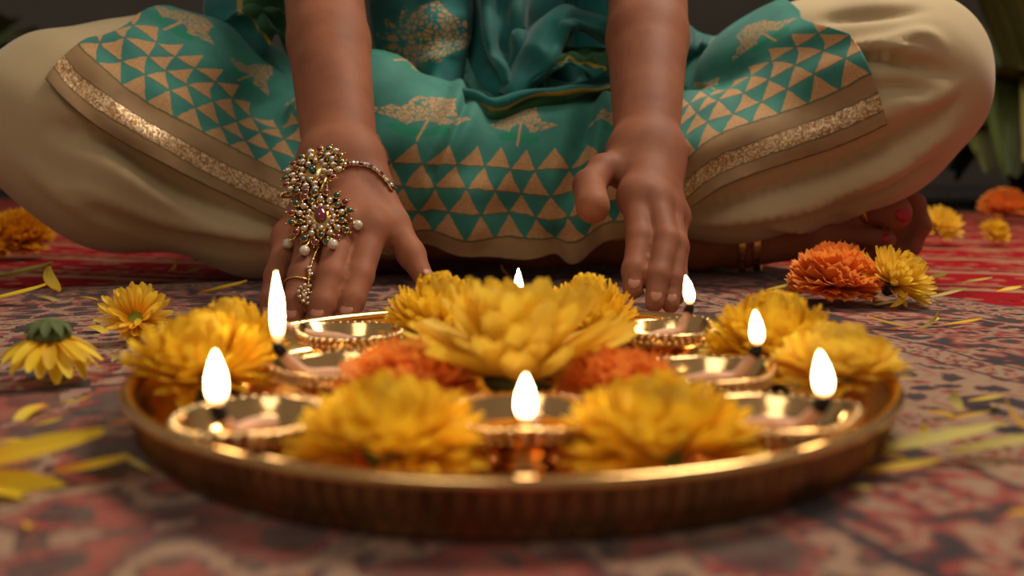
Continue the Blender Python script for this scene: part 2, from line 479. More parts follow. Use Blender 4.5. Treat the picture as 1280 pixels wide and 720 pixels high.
POM = [petal_me(1.0, 0.20, 0.34, c, 2, 5, seed=k) for k, c in enumerate((0.75, 0.9, 1.05, 0.6, 0.35, 0.15))]
for m_ in POM: m_.materials.append(PET_Y)
POML = [m_.copy() for m_ in POM]
for m_ in POML: m_.materials[0] = PET_L
LONG = [petal_me(1.0, 0.25, 0.30, c, 4, 8, 'strap', tw, seed=k) for k, (c, tw) in enumerate(((0.35, 0.2), (0.55, -0.25), (0.2, 0.1), (0.7, 0.0)))]
for m_ in LONG: m_.materials.append(PET_L)
RUF = [petal_me(1.0, 0.62, 0.10, c, 8, 4, 'fan', 0, 0.06, seed=k+10) for k, c in enumerate((0.5, 0.3, 0.7, 0.1))]
for m_ in RUF: m_.materials.append(PET_O)
RUFA = [m_.copy() for m_ in RUF]
for m_ in RUFA: m_.materials[0] = PET_A
CAL_ME = lathe('calyx', [(0.0, -0.34), (0.10, -0.33), (0.16, -0.22), (0.26, -0.10), (0.30, 0.02), (0.2, 0.10), (0.0, 0.12)], 20, lambda a, r, z: (r*(1+0.06*math.cos(a*9)), z), cap=False); CAL_ME.materials.append(GREEN)
DISC_ME = lathe('disc', [(0.30, 0.02), (0.27, 0.10), (0.18, 0.16), (0.0, 0.18)], 20, cap=False); DISC_ME.materials.append(DISC)

def flower(name, label, loc, R, n, meshes, e0=88, e1=-12, lens=(0.8, 1.0), flat=0.85, tilt=(0, 0), cat='flower', group=None, seed=1, disc=False, base=0.05, width=1.0, power=0.62, cz=None, calyx=True):
    """loc: where its heart is; petals spiral from the pole (elevation e0) to the skirt (e1)"""
    rn = random.Random(seed)
    RT_ = (Matrix.Rotation(tilt[0], 3, 'X') @ Matrix.Rotation(tilt[1], 3, 'Y') @ Matrix.Rotation(rn.random()*6.28, 3, 'Z'))
    t = empty(name, loc, RT_.to_euler()); tag(t, label, cat, group); WM = Matrix.Translation(loc) @ RT_.to_4x4()
    for k in range(n):
        f = ((k+0.5)/n)**power; az = k*2.399963
        el = math.radians(e0+(e1-e0)*f + rn.uniform(-5, 5)); az += rn.uniform(-0.12, 0.12)
        d = Vector((math.cos(az)*math.cos(el), math.sin(az)*math.cos(el), math.sin(el)))
        L = R*(lens[0]+(lens[1]-lens[0])*f)*rn.uniform(0.92, 1.06)
        me = meshes[min(len(meshes)-1, int(f*len(meshes)*0.999 + rn.uniform(-0.6, 0.6))) if len(meshes) > 4 else rn.randrange(len(meshes))]
        axis = AX
        m = aim(d, axis, rn.uniform(-0.25, 0.25))
        S = Matrix.Diagonal((R*width*rn.uniform(0.9, 1.1), L*(1-base), R*rn.uniform(0.8, 1.1), 1))
        F = Matrix.Diagonal((1, 1, flat, 1))
        M4 = F @ Matrix.Translation(d*R*base) @ m @ S
        # keep a clean matrix: location, rotation, scale only
        lo, ro, sc = M4.decompose()
        tip = WM @ Matrix.LocRotScale(lo, ro, sc) @ Vector((0, 1, 0)); q = math.hypot(tip.x-PX, tip.y-PY)
        if 0.150 < math.hypot(loc[0]-PX, loc[1]-PY)+R < 0.24 and q > 0.166 and tip.z < 0.0245: continue
        if tip.z < -0.004: continue
        link('petal', me, None, t, Matrix.LocRotScale(lo, ro, sc))
    if calyx: link('calyx', CAL_ME, None, t, Matrix.Diagonal((R*0.9, R*0.9, R*0.9*calyx, 1)))
    if disc: link('disc', DISC_ME, None, t, Matrix.Diagonal((R, R, R, 1)))
    return t
ZP = 0.012
def pom(px, top, wpx, Y, label, n=170, seed=1, ms=POM, tilt=(0, 0), group='yellow pompon flowers on the brass plate', zmin=None, **k):
    R = wpx*0.5/FPX*Y*1.02
    ztop = at(px, top, Y).z; h = ztop - 0.0036
    x = at(px, 400, Y).x
    zc = 0.0047 + R*0.31 if zmin is None else zmin
    fl_ = max(0.5, min(1.05, (ztop-zc)/R/1.02))
    return flower('chrysanthemum', label, (x, Y, zc), R, int(n*1.5), ms, 92, -9, (0.93, 1.0), fl_, tilt, seed=seed, group=group, **dict(dict(base=0.38), **k))
pom(287, 371, 150, 0.505, 'yellow pompon flower leaning on the rim, behind another yellow one, by the tall flame', seed=11)
pom(248, 397, 200, 0.440, 'largest yellow pompon flower spilling over the plate rim beside a lit lamp', 200, seed=12, width=1.0, zmin=0.019)
pom(550, 338, 152, 0.572, 'yellow pompon flower by the thumb of the jewelled hand', seed=13)
pom(735, 333, 138, 0.585, 'yellow pompon flower by the bare fingers at the plate rim', seed=14, width=0.85, n=210)
pom(484, 490, 262, 0.333, 'yellow pompon flower in front of the orange one, next to lamp facing out', 180, seed=15)
pom(828, 508, 268, 0.333, 'yellow pompon flower between two lamps, where the rim dips lowest', 180, seed=16)
pom(968, 366, 182, 0.498, 'wide yellow pompon flower between the orange marigold on the rug and a lamp', 210, seed=17)
pom(1050, 416, 180, 0.428, 'loose yellow flower hanging over the plate rim beside the yellow pompon', 110, seed=18, ms=POML, width=1.5, zmin=0.022)
def marigold(px, top, wpx, Y, label, n=95, seed=1, zc=None, ms=RUF, group=None, tilt=(0, 0), **k):
    R = wpx*0.5/FPX*Y; ztop = at(px, top, Y).z; x = at(px, 400, Y).x
    zc = zc if zc is not None else 0.0047+R*0.31
    return flower('marigold', label, (x, Y, zc), R, n, ms, 90, -10, (0.92, 1.0), max(0.6, min(1.1, (ztop-zc)/R)), tilt, seed=seed, group=group, **k)
marigold(505, 440, 190, 0.415, 'orange marigold left of nothing', seed=21)['label'] = 'orange marigold on the plate beside the lamp with the tallest flame'
marigold(778, 446, 172, 0.415, 'orange marigold on the plate beside the lamp whose wick leans over its spout', seed=22)
t5 = flower('chrysanthemum', 'large shaggy pale yellow flower with long petals at the centre of the plate', (at(650, 400, 0.440).x, 0.440, 0.018), 0.068, 108, LONG, 86, 3,
     (0.70, 1.0), 0.80, (R_(-4), 0), seed=31, width=0.9, power=0.7, base=0.06, calyx=0.6)

# ================================================================== person: signed distance bodies
class Cone:
    """round cone a->b"""
    def __init__(s, a, b, ra, rb):
        s.a, s.b, s.ra, s.rb = np.array(a, float), np.array(b, float), ra, rb
    def __call__(s, P):
        ba = s.b-s.a; l2 = max(ba@ba, 1e-12); rr = s.ra-s.rb; a2 = l2-rr*rr; il2 = 1/l2
        pa = P-s.a; y = pa@ba; z = y-l2
        x2 = ((pa*l2-y[:, None]*ba)**2).sum(1)
        y2 = y*y*l2; z2 = z*z*l2; k = np.sign(rr)*rr*rr*x2
        d = (np.sqrt(np.maximum(x2*a2*il2, 0))+y*rr)*il2-s.ra
        c1 = np.sign(z)*a2*z2 > k; c2 = np.sign(y)*a2*y2 < k
        d = np.where(c2, np.sqrt(x2+y2)*il2-s.ra, d)
        d = np.where(c1, np.sqrt(x2+z2)*il2-s.rb, d)
        return d
class Ell:
    """ellipsoid with axes given by a rotation matrix"""
    def __init__(s, c, r, R=None):
        s.c = np.array(c, float); s.r = np.array(r, float); s.R = np.array(R, float) if R is not None else np.eye(3)
    def __call__(s, P):
        q = (P-s.c)@s.R
        k0 = np.sqrt(((q/s.r)**2).sum(1)); k1 = np.sqrt(((q/s.r**2)**2).sum(1))
        return k0*(k0-1)/np.maximum(k1, 1e-9)
class U:
    """smooth union of children with blend radius k"""
    def __init__(s, k, ch): s.k, s.ch = k, list(ch)
    def __call__(s, P, skip=None):
        d = None
        for c in s.ch:
            if skip is not None and id(c) in skip: continue
            e = c(P, skip) if isinstance(c, U) else c(P)
            if e is None: continue
            if d is None: d = e
            else:
                h = np.maximum(s.k-np.abs(d-e), 0)/max(s.k, 1e-9)
                d = np.minimum(d, e)-h*h*s.k*0.25
        return d
    def leaves(s):
        for c in s.ch:
            if isinstance(c, U): yield from c.leaves()
            else: yield c
def sdf(tree, P):
    return tree(np.atleast_2d(np.asarray(P, float)))
def grad(tree, P, e=5e-4):
    g = np.stack([tree(P+np.eye(3)[i]*e)-tree(P-np.eye(3)[i]*e) for i in range(3)], 1)
    return g/np.maximum(np.linalg.norm(g, axis=1, keepdims=True), 1e-9)

def surface(tree, lo, hi, h, clip=None, B=16):
    """sparse surface nets of tree(P)=0; returns verts, quads"""
    lo = np.array(lo, float); hi = np.array(hi, float)
    nb = np.ceil((hi-lo)/(h*B)).astype(int)
    leaves = list(tree.leaves())
    gi = np.stack(np.meshgrid(*[np.arange(n) for n in nb], indexing='ij'), -1).reshape(-1, 3)
    cen = lo+(gi+0.5)*h*B; rad = h*B*0.5*math.sqrt(3)
    D = np.stack([l(cen) for l in leaves], 1); dm = D.min(1)
    act = np.where((dm < rad+0.05) & (tree(cen) > -rad-0.01))[0] if clip is None else np.where((dm < rad+0.05))[0]
    lp = np.stack(np.meshgrid(*[np.arange(B+1)]*3, indexing='ij'), -1).reshape(-1, 3)
    keys, verts, quads = [], [], []
    BIG = 1 << 20
    def key(c): return (c[..., 0].astype(np.int64)*4096 + c[..., 1])*4096 + c[..., 2]
    for b in act:
        keep = D[b] < dm[b]+2*rad+0.06
        skip = {id(l) for l, k in zip(leaves, keep) if not k}
        P = lo+(gi[b]*B+lp)*h
        v = tree(P, skip)
        if v is None: continue
        v = v.reshape(B+1, B+1, B+1)
        if v.min() > 0 or v.max() < 0: continue
        s = v < 0
        c8 = [(i, j, k) for i in (0, 1) for j in (0, 1) for k in (0, 1)]
        cnt = sum(s[i:B+i, j:B+j, k:B+k].astype(np.int8) for i, j, k in c8)
        cc = np.argwhere((cnt > 0) & (cnt < 8))
        if len(cc):
            acc = np.zeros((len(cc), 3)); n = np.zeros(len(cc))
            for p in c8:
                for ax in range(3):
                    if p[ax]: continue
                    q = list(p); q[ax] = 1
                    v0 = v[tuple((cc+p).T)]; v1 = v[tuple((cc+q).T)]
                    m = (v0 < 0) != (v1 < 0)
                    t = np.where(m, v0/np.where(m, v0-v1, 1), 0)
                    pos = np.tile(np.array(p, float), (len(cc), 1)); pos[:, ax] = t
                    acc += pos*m[:, None]; n += m
            g = gi[b]*B+cc
            vv = lo+(g+acc/n[:, None])*h
            for _ in range(2):
                d0 = tree(vv, skip); e = 5e-4
                gg = np.stack([tree(vv+np.eye(3)[i]*e, skip)-d0 for i in range(3)], 1)
                gg /= np.maximum(np.linalg.norm(gg, axis=1, keepdims=True), 1e-9)
                vv = vv-gg*np.clip(d0, -h, h)[:, None]
            keys.append(key(g)); verts.append(vv)
        for ax in range(3):
            o1, o2 = [(1, 2), (2, 0), (0, 1)][ax]
            sl0 = [slice(0, B)]*3; sl1 = [slice(0, B)]*3; sl1[ax] = slice(1, B+1)
            a, c = s[tuple(sl0)], s[tuple(sl1)]
            e = np.argwhere(a != c)
            if not len(e): continue
            flip = a[tuple(e.T)]
            g = gi[b]*B+e
            d1 = np.zeros(3, int); d1[o1] = 1; d2 = np.zeros(3, int); d2[o2] = 1
            q = np.stack([key(g-d1-d2), key(g-d2), key(g), key(g-d1)], 1)
            q[~flip] = q[~flip][:, ::-1]
            ok = (g[:, o1] > 0) & (g[:, o2] > 0)
            quads.append(q[ok])
    keys = np.concatenate(keys); verts = np.concatenate(verts); quads = np.concatenate(quads)
    o = np.argsort(keys); keys = keys[o]; verts = verts[o]
    qi = np.searchsorted(keys, quads); qi = np.clip(qi, 0, len(keys)-1)
    qi = qi[(keys[qi] == quads).all(1)]
    return verts, qi
def np_mesh(name, V, Q, uv=None):
    me = bpy.data.meshes.new(name)
    me.vertices.add(len(V)); me.vertices.foreach_set('co', np.asarray(V, np.float32).ravel())
    n = Q.shape[1]
    me.loops.add(Q.size); me.loops.foreach_set('vertex_index', np.asarray(Q, np.int32).ravel())
    me.polygons.add(len(Q)); me.polygons.foreach_set('loop_start', np.arange(0, Q.size, n, dtype=np.int32))
    me.polygons.foreach_set('loop_total', np.full(len(Q), n, np.int32))
    me.update(calc_edges=True); me.validate()
    me.polygons.foreach_set('use_smooth', [True]*len(me.polygons))
    if uv is not None:
        l = me.uv_layers.new(name='UVMap'); vi = np.zeros(len(me.loops), np.int32); me.loops.foreach_get('vertex_index', vi)
        l.data.foreach_set('uv', np.asarray(uv, np.float32)[vi].ravel())
    return me
def trace(tree, px, py, tmax=2.0, off=0.0):
    """first hit of the photo ray on the body, or its point of closest approach"""
    o = np.array([0, 0, CAM_H]); d = np.array(ray(px, py)); d /= np.linalg.norm(d)
    t = 0.5; best = (9, t)
    for _ in range(200):
        e = float(tree((o+d*t)[None])[0])-off
        if e < best[0]: best = (e, t)
        if e < 2e-4: break
        t += max(e*0.8, 5e-4)
        if t > tmax: break
    return o+d*best[1]
A = lambda px, py, Y: np.array(at(px, py, Y))

# ---- joints
LW, RW = A(427, 205, 0.800), A(808, 190, 0.800)          # wrists (her right hand is on the picture's left)
LE, RE = A(404, -16, 0.965), A(810, -16, 0.965)          # elbows
LS, RS = np.array([-0.175, 1.155, 0.545]), np.array([0.175, 1.155, 0.545])
LK, RK = A(92, 156, 0.965), A(1112, 106, 0.985)          # knees
LH, RH = np.array([-0.12, 1.33, 0.125]), np.array([0.12, 1.33, 0.125])

def finger(pts, r):
    return U(0.004, [Cone(pts[i], pts[i+1], r[i], r[i+1]) for i in range(len(pts)-1)])
# her right hand: fingers run down from the knuckles to the rug behind the plate
lm = dict(i=A(466, 285, 0.742), m=A(430, 283, 0.737), r=A(393, 287, 0.740), p=A(362, 297, 0.748))
lf = [finger([lm['i'], A(449, 345, 0.704), A(440, 375, 0.688), A(434, 396, 0.680)], [0.0122, 0.0108, 0.0096, 0.0080]),
      finger([lm['m'], A(414, 345, 0.696), A(403, 380, 0.679), A(398, 399, 0.672)], [0.0122, 0.0110, 0.0097, 0.0082]),
      finger([lm['r'], A(378, 345, 0.699), A(369, 380, 0.682), A(366, 399, 0.675)], [0.0120, 0.0106, 0.0094, 0.0078]),
      finger([lm['p'], A(346, 345, 0.712), A(340, 374, 0.698), A(337, 394, 0.692)], [0.0110, 0.0094, 0.0084, 0.0070])]
lth = U(0.006, [Cone(A(468, 236, 0.778), A(492, 280, 0.758), 0.0150, 0.0128), Cone(A(492, 280, 0.758), A(514, 318, 0.742), 0.0122, 0.0106), Cone(A(514, 318, 0.742), A(530, 348, 0.728), 0.0106, 0.0078)])
lpalm = U(0.012, [Cone(LW, lm['i'], 0.0200, 0.0135), Cone(LW, lm['m'], 0.0205, 0.0140), Cone(LW, lm['r'], 0.0205, 0.0135), Cone(LW, lm['p'], 0.0185, 0.0120),
      Cone(lm['i'], lm['p'], 0.0120, 0.0105), Cone(A(395, 235, 0.786), A(462, 232, 0.786), 0.019, 0.019), Cone(A(440, 262, 0.768), A(388, 266, 0.766), 0.016, 0.015)])
LHAND = U(0.008, [lpalm, U(0.0012, lf), lth])
# her left hand: bare, thumb pointing at the viewer
rm = dict(i=A(796, 246, 0.748), m=A(818, 250, 0.744), r=A(834, 262, 0.750), p=A(842, 272, 0.760))
rf = [finger([rm['i'], A(800, 298, 0.712), A(793, 338, 0.690), A(791, 362, 0.681)], [0.0122, 0.0102, 0.0092, 0.0075]),
      finger([rm['m'], A(833, 300, 0.706), A(823, 345, 0.682), A(818, 379, 0.670)], [0.0118, 0.0098, 0.0086, 0.0068]),
      finger([rm['r'], A(845, 306, 0.713), A(840, 350, 0.690), A(838, 381, 0.677)], [0.0110, 0.0092, 0.0082, 0.0065]),
      finger([rm['p'], A(848, 310, 0.730), A(847, 345, 0.710), A(846, 372, 0.698)], [0.0098, 0.0080, 0.0070, 0.0058])]
rth = U(0.005, [Cone(A(790, 205, 0.792), A(754, 212, 0.770), 0.0150, 0.0125), Cone(A(754, 212, 0.770), A(736, 232, 0.748), 0.0118, 0.0122), Cone(A(736, 232, 0.748), A(741, 258, 0.716), 0.0124, 0.0132)])
rpalm = U(0.012, [Cone(RW, rm['i'], 0.0185, 0.0145), Cone(RW, rm['m'], 0.0190, 0.0140), Cone(RW, rm['r'], 0.0190, 0.0130), Cone(RW, rm['p'], 0.0175, 0.0115),
      Cone(rm['i'], rm['p'], 0.0120, 0.0100), Cone(A(785, 214, 0.785), A(828, 214, 0.785), 0.017, 0.017)])
RHAND = U(0.008, [rpalm, U(0.0012, rf), rth])
def lerp(a, b, t): return a+(b-a)*t
def fore(E_, W_, side, rw):
    return U(0.008, [Cone(E_, lerp(E_, W_, 0.35), 0.0385, 0.0380), Cone(lerp(E_, W_, 0.35), W_, 0.0380, rw),
                    Cone(W_+np.array([-0.010, 0, 0]), W_+np.array([0.010, 0, 0]), rw*0.92, rw*0.92)])
ARMS = U(0.015, [fore(LE, LW, -1, 0.0310), fore(RE, RW, 1, 0.0265), Cone(LS, LE, 0.042, 0.033), Cone(RS, RE, 0.042, 0.033)])
TORSO = U(0.05, [Cone((-0.09, 1.33, 0.13), (0.09, 1.33, 0.13), 0.105, 0.105), Cone((-0.06, 1.275, 0.27), (0.06, 1.275, 0.27), 0.085, 0.085),
     Cone((-0.075, 1.205, 0.44), (0.075, 1.205, 0.44), 0.092, 0.092), Cone((-0.14, 1.165, 0.535), (0.14, 1.165, 0.535), 0.052, 0.052), Cone((0, 1.15, 0.56), (0, 1.10, 0.68), 0.05, 0.046)])
HEAD = U(0.02, [Ell((0, 1.085, 0.775), (0.074, 0.090, 0.095)), Cone((0, 1.045, 0.735), (0, 1.022, 0.690), 0.058, 0.030),
     Cone((0, 1.005, 0.772), (0, 0.985, 0.742), 0.006, 0.011), Cone((-0.074, 1.08, 0.775), (-0.078, 1.09, 0.745), 0.012, 0.008), Cone((0.074, 1.08, 0.775), (0.078, 1.09, 0.745), 0.012, 0.008),
     Cone((-0.016, 1.004, 0.708), (0.016, 1.004, 0.708), 0.009, 0.009)])
# legs (mostly inside the trousers) and the foot that shows
LANK = A(925, 300, 1.015)
RANK = np.array([-0.20, 1.14, 0.045])
FY = 1.005
foot = U(0.012, [Cone(A(870, 298, 1.03), LANK, 0.033, 0.027), Cone(LANK, A(1010, 293, 1.01), 0.030, 0.026), Cone(A(1010, 288, 1.01), A(1080, 274, 1.012), 0.027, 0.020),
      Cone(A(905, 300, 1.06), A(880, 305, 1.08), 0.03, 0.03), Cone(A(1075, 286, 1.024), A(1130, 280, 1.018), 0.022, 0.016)])
toes = U(0.001, [U(0.004, [Cone(A(1070, 262, 1.005), A(1096, 258, 0.992), 0.0165, 0.0180), Cone(A(1096, 258, 0.992), A(1117, 266, 0.985), 0.0180, 0.0185)]),
      U(0.004, [Cone(A(1040, 292, 0.995), A(1085, 296, 0.985), 0.0105, 0.0100), Cone(A(1085, 296, 0.985), A(1108, 300, 0.980), 0.0100, 0.0095)]),
      U(0.006, [Cone(A(1120, 241, 1.018), A(1143, 254, 1.012), 0.009, 0.0105), Cone(A(1143, 254, 1.012), A(1150, 282, 1.008), 0.0105, 0.0110), Cone(A(1150, 282, 1.008), A(1138, 308, 1.010), 0.0110, 0.0105), Cone(A(1138, 308, 1.010), A(1085, 316, 1.018), 0.0105, 0.012)])])
LEGS = U(0.03, [Cone(LH, LK, 0.070, 0.050), Cone(RH, RK, 0.070, 0.050), Cone(LK, A(170, 222, 0.98), 0.045, 0.042), Cone(A(170, 222, 0.98), A(345, 272, 1.0), 0.042, 0.036), Cone(A(345, 272, 1.0), (0.02, 1.04, 0.045), 0.036, 0.034), Cone((0.02, 1.04, 0.045), A(870, 298, 1.03), 0.034, 0.033),
      Cone(RK, (0.14, 1.05, 0.10), 0.045, 0.040), Cone((0.14, 1.05, 0.10), RANK, 0.040, 0.034), Cone(RANK, (-0.34, 1.10, 0.042), 0.034, 0.022)])
BODY = U(0.012, [TORSO, ARMS, LHAND, RHAND, HEAD, LEGS, U(0.006, [foot, toes])])

# ---- trousers
LT, RT = A(205, 136, 1.045), A(1010, 118, 1.06)
PANTS = U(0.055, [Cone(LH+np.array([0, 0, 0.01]), LT, 0.092, 0.088), Cone(LT, LK, 0.088, 0.080),
      Cone(LK, A(150, 210, 0.965), 0.080, 0.072), Cone(A(150, 210, 0.965), A(330, 265, 0.985), 0.070, 0.058), Cone(A(330, 265, 0.985), A(520, 262, 1.03), 0.056, 0.052),
      Cone(RH+np.array([0, 0, 0.01]), RT, 0.092, 0.088), Cone(RT, RK, 0.088, 0.086),
      Cone(RK, A(1070, 165, 0.985), 0.080, 0.068), Cone(A(1070, 165, 0.985), A(930, 220, 0.985), 0.066, 0.058), Cone(A(930, 220, 0.985), A(770, 240, 1.03), 0.056, 0.054),
      Cone((-0.10, 1.33, 0.13), (0.10, 1.33, 0.13), 0.118, 0.118)])
# what the tunic lies on: trousers plus the crossed shins, and the belly
SUPPORT = U(0.07, [PANTS, Cone((-0.12, 1.022, 0.098), (0.14, 1.022, 0.100), 0.082, 0.082), Cone((-0.06, 1.25, 0.27), (0.06, 1.25, 0.27), 0.10, 0.10), Cone((0, 1.12, 0.12), (0, 1.2, 0.15), 0.08, 0.09), Cone(A(462, 140, 1.03), A(505, 175, 1.0), 0.056, 0.050)])

person = empty('person', (0, 1.2, 0))
tag(person, 'person in teal tunic and cream trousers sitting cross-legged, hands reaching to the plate', 'person')
_off = Matrix.Translation((0, -1.2, 0))
def part(name, me, mat, parent=None):
    o = link(name, me, mat, person if parent is None else parent)
    if parent is None: o.matrix_local = _off
    return o
def skin_mat():
    M = Mat('warm_skin'); v = M.coord()
    n = M.noise(v, 22, 4); n2 = M.noise(v, 160, 3)
    c = M.ramp(n, [(0.3, srgb(132, 78, 54)), (0.7, srgb(160, 100, 71))])
    c = M.mix((n2-0.4)*0.5, c, srgb(128, 76, 54))
    M.set(col=c, rough=0.62, spec=0.22, sss=0.12)
    M.b.inputs['Subsurface Radius'].default_value = (1.0, 0.35, 0.2); M.b.inputs['Subsurface Scale'].default_value = 0.006
    M.bump(M.noise(v, 420, 3), 0.12, 0.0006)
    return M.m
SKIN = skin_mat()
V, Q = surface(BODY, (-0.62, 0.62, -0.02), (0.62, 1.50, 0.90), 0.003)
V[:, 2] = np.maximum(V[:, 2], 0.0012)
part('body', np_mesh('body', V, Q), SKIN)

# ---- trousers mesh with folds
V, Q = surface(PANTS, (-0.64, 0.78, -0.03), (0.64, 1.50, 0.34), 0.0055)
N = grad(PANTS, V)
def fold(V, N, px, amp, wid, tree=PANTS, off=0.0):
    pts = np.array([trace(tree, *p) for p in catmull(px, 26)])
    d = np.full(len(V), 9.0); tt = np.zeros(len(V))
    for k, p in enumerate(pts):
        e = ((V-p)**2).sum(1); m = e < d; d[m] = e[m]; tt[m] = k/25
    w = np.exp(-d/(wid*wid))*np.sin(PI*np.clip(tt*0.9+0.05, 0, 1))**0.6*amp
    return V+N*w[:, None]
FOLDS = [
 ([(70, 160), (140, 176), (205, 222), (270, 258), (345, 282)], -0.013, 0.012), ([(150, 205), (220, 250), (290, 280), (350, 298)], 0.007, 0.014),
 ([(120, 262), (200, 292), (280, 305), (345, 308)], -0.007, 0.010), ([(90, 232), (190, 272), (290, 292), (345, 300)], 0.005, 0.010), ([(30, 200), (80, 245), (150, 285)], 0.004, 0.012),
 ([(1045, 84), (1085, 72), (1130, 78), (1190, 92)], -0.010, 0.007), ([(1060, 62), (1100, 56), (1150, 44), (1175, 56)], 0.006, 0.008), ([(1090, 66), (1120, 62), (1160, 66)], 0.007, 0.006),
 ([(1030, 22), (1090, 18), (1150, 12)], -0.006, 0.008), ([(1090, 112), (1130, 110), (1160, 112)], -0.008, 0.007), ([(1100, 128), (1150, 128), (1195, 120)], 0.004, 0.012),
 ([(870, 262), (960, 240), (1060, 205), (1130, 172), (1195, 128)], -0.012, 0.011), ([(860, 272), (950, 268), (1040, 240), (1120, 205), (1180, 168)], 0.010, 0.011),
 ([(990, 276), (1040, 266), (1110, 240), (1165, 205)], -0.008, 0.006), ([(960, 282), (1010, 280), (1080, 262)], 0.007, 0.006), ([(1060, 228), (1100, 215), (1140, 195)], -0.005, 0.005), ([(1000, 190), (1060, 165), (1130, 130)], 0.006, 0.012), ([(980, 215), (1060, 180), (1110, 155)], -0.006, 0.008)]
for px, amp, wid in FOLDS: V = fold(V, N, px, amp*1.45, wid)
V = V + N*(0.0015*np.sin(V[:, 0]*60+V[:, 2]*45)*np.sin(V[:, 1]*40+V[:, 2]*30))[:, None]
V[:, 2] = np.maximum(V[:, 2], 0.0008)
def cloth_mat(name, col, sheen=0.2, rough=0.75, weave=1400):
    M = Mat(name); v = M.coord(); n = M.noise(v, 14, 3)
    M.set(col=M.ramp(n, [(0.3, tuple(c*0.9 for c in col[:3])+(1,)), (0.7, col)]), rough=rough, sheen=sheen, spec=0.25)
    M.bump(M.noise(v, weave, 2), 0.15, 0.0005); return M.m
PANT_M = cloth_mat('cream_cotton', srgb(192, 168, 126))
part('trousers', np_mesh('trousers', V, Q), PANT_M)

# ================================================================== tunic (kurta)
TEAL, TEAL_D, GOLD = srgb(58, 136, 120), srgb(16, 92, 86), srgb(204, 160, 108)
TANB = srgb(160, 126, 84)
SPRIG = 0.18
HB, ROWH, PER = 0.050, 0.0235, 0.0310       # border width, triangle row height, triangle width
def kurta_mat():
    M = Mat('teal_block_print'); uvs = M.coord('UV'); u, v, _ = M.xyz(uvs)
    co = M.coord('Object')
    j = M.noise(co, 120, 2, color=True); jx, jy, jz = M.xyz(j)
    u = u + (jx-0.5)*0.003; v = v + (jy-0.5)*0.003
    # triangles in rows
    r = (v-HB)/ROWH; row = r.floor(); fy = r.fract()
    ux = (u/PER + row*0.5).fract()
    tri = ((ux-0.5).abs()*2.0) < (fy.neg()+0.97)
    inrows = (row > -0.5)*(row < 3.5)
    line = (fy < 0.06)*inrows
    # floral sprigs above
    PU, PV = 0.112, 0.098
    rv = (v-HB-4*ROWH+0.006)/PV; rrow = rv.floor()
    cu = ((u/PU+rrow*0.5+SPRIG).fract()-0.5)*PU; cv = (rv.fract()-0.20)*PV
    rad = (cu*cu+cv*cv).sqrt(); ang = cu.atan2(cv)
    lob = ((ang*4.0).cos()*0.20+0.80)
    jag = M.noise(M.comb(cu, cv, rrow), 160, 2)
    fan = (rad < lob*0.050+(jag-0.5)*0.016)*(ang.abs() < 1.30)*(rad > 0.013)
    vein = M.xyz(M.voro(M.comb(ang*0.020, rad*0.45, 0), 420, 'DISTANCE_TO_EDGE', 0))[0]
    fan = fan*(vein > 0.07)
    stem = (cu.abs() < 0.0013)*(cv < 0.016)*(cv > -0.012)
    leaf = (((cu.abs()-0.012)*((cu.abs()-0.012))*0.5+(cv+0.002)*(cv+0.002)*3.0) < 0.00009)
    above = rv > 0.06
    fan = fan*above; leaf = leaf*above; stem = stem*above
    n = M.noise(co, 30, 3)
    teal = M.ramp(n, [(0.3, srgb(42, 112, 102)), (0.7, TEAL)])
    thread = M.noise(co, 900, 2)
    gold = M.ramp(thread, [(0.35, srgb(168, 122, 76)), (0.65, GOLD)])
    c = M.mix(fan, teal, gold); c = M.mix(leaf, c, srgb(10, 128, 96)); c = M.mix(stem, c, gold)
    c = M.mix(tri*inrows, c, gold); c = M.mix(line, c, srgb(96, 96, 66))
    # border: plain strip, sequin band, plain strip
    bord = v < HB
    strip = M.ramp(n, [(0.3, srgb(136, 106, 68)), (0.7, TANB)])
    seq = (v > 0.0135)*(v < 0.0310)
    sq = M.voro(M.comb(u, v, 0), 620, 'F1', 1)
    sx, sy, sz = M.xyz(sq)
    seqc = M.ramp(sx, [(0.0, srgb(140, 92, 46)), (0.4, srgb(176, 130, 76)), (0.75, srgb(224, 198, 156)), (1.0, srgb(120, 80, 44))])
    strip = M.mix(seq, strip, seqc)
    strip = M.mix((v < 0.0014)+((v-0.0135).abs() < 0.0007)+((v-0.0310).abs() < 0.0007)+((v-HB).abs() < 0.0008), strip, srgb(104, 84, 52))
    c = M.mix(bord, c, strip)
    sparkle = seq*(sy > 0.35)
    M.set(col=c, rough=(sparkle*-0.35+0.68), metal=sparkle*0.3, spec=0.3, sheen=0.15)
    ht = M.noise(co, 1200, 2) + seq*sx*1.5 + tri*inrows*0.5 + fan*0.6
    M.bump(ht, 0.25, 0.0008)
    return M.m
NU, NV = 420, 170
hem_px = [(58, 100), (78, 124), (112, 152), (160, 182), (220, 214), (290, 248), (350, 276), (410, 298), (470, 314), (530, 324), (600, 332), (680, 338), (720, 333), (775, 306), (815, 286), (850, 268), (900, 236), (955, 214), (1040, 186), (1108, 156)]
mid_px = [(118, 46), (146, 46), (172, 68), (205, 85), (250, 108), (305, 140), (352, 170), (410, 190), (470, 205), (530, 214), (600, 220), (670, 222), (715, 216), (770, 200), (812, 186), (850, 166), (890, 138), (935, 108), (1000, 66), (1062, 42)]
hem3 = []
for k, p in enumerate(hem_px):
    q = trace(SUPPORT, *p, off=0.006)
    if 400 < p[0] < 830:                                  # over the lap the cloth falls forward of the shins
        q = A(p[0], p[1], 0.925+0.02*abs(p[0]-620)/210)
        q[2] = max(q[2], 0.004)
    hem3.append(q)
mid3 = [trace(SUPPORT, *p, off=0.006) for p in mid_px]
tt = np.linspace(-1, 1, len(hem_px))
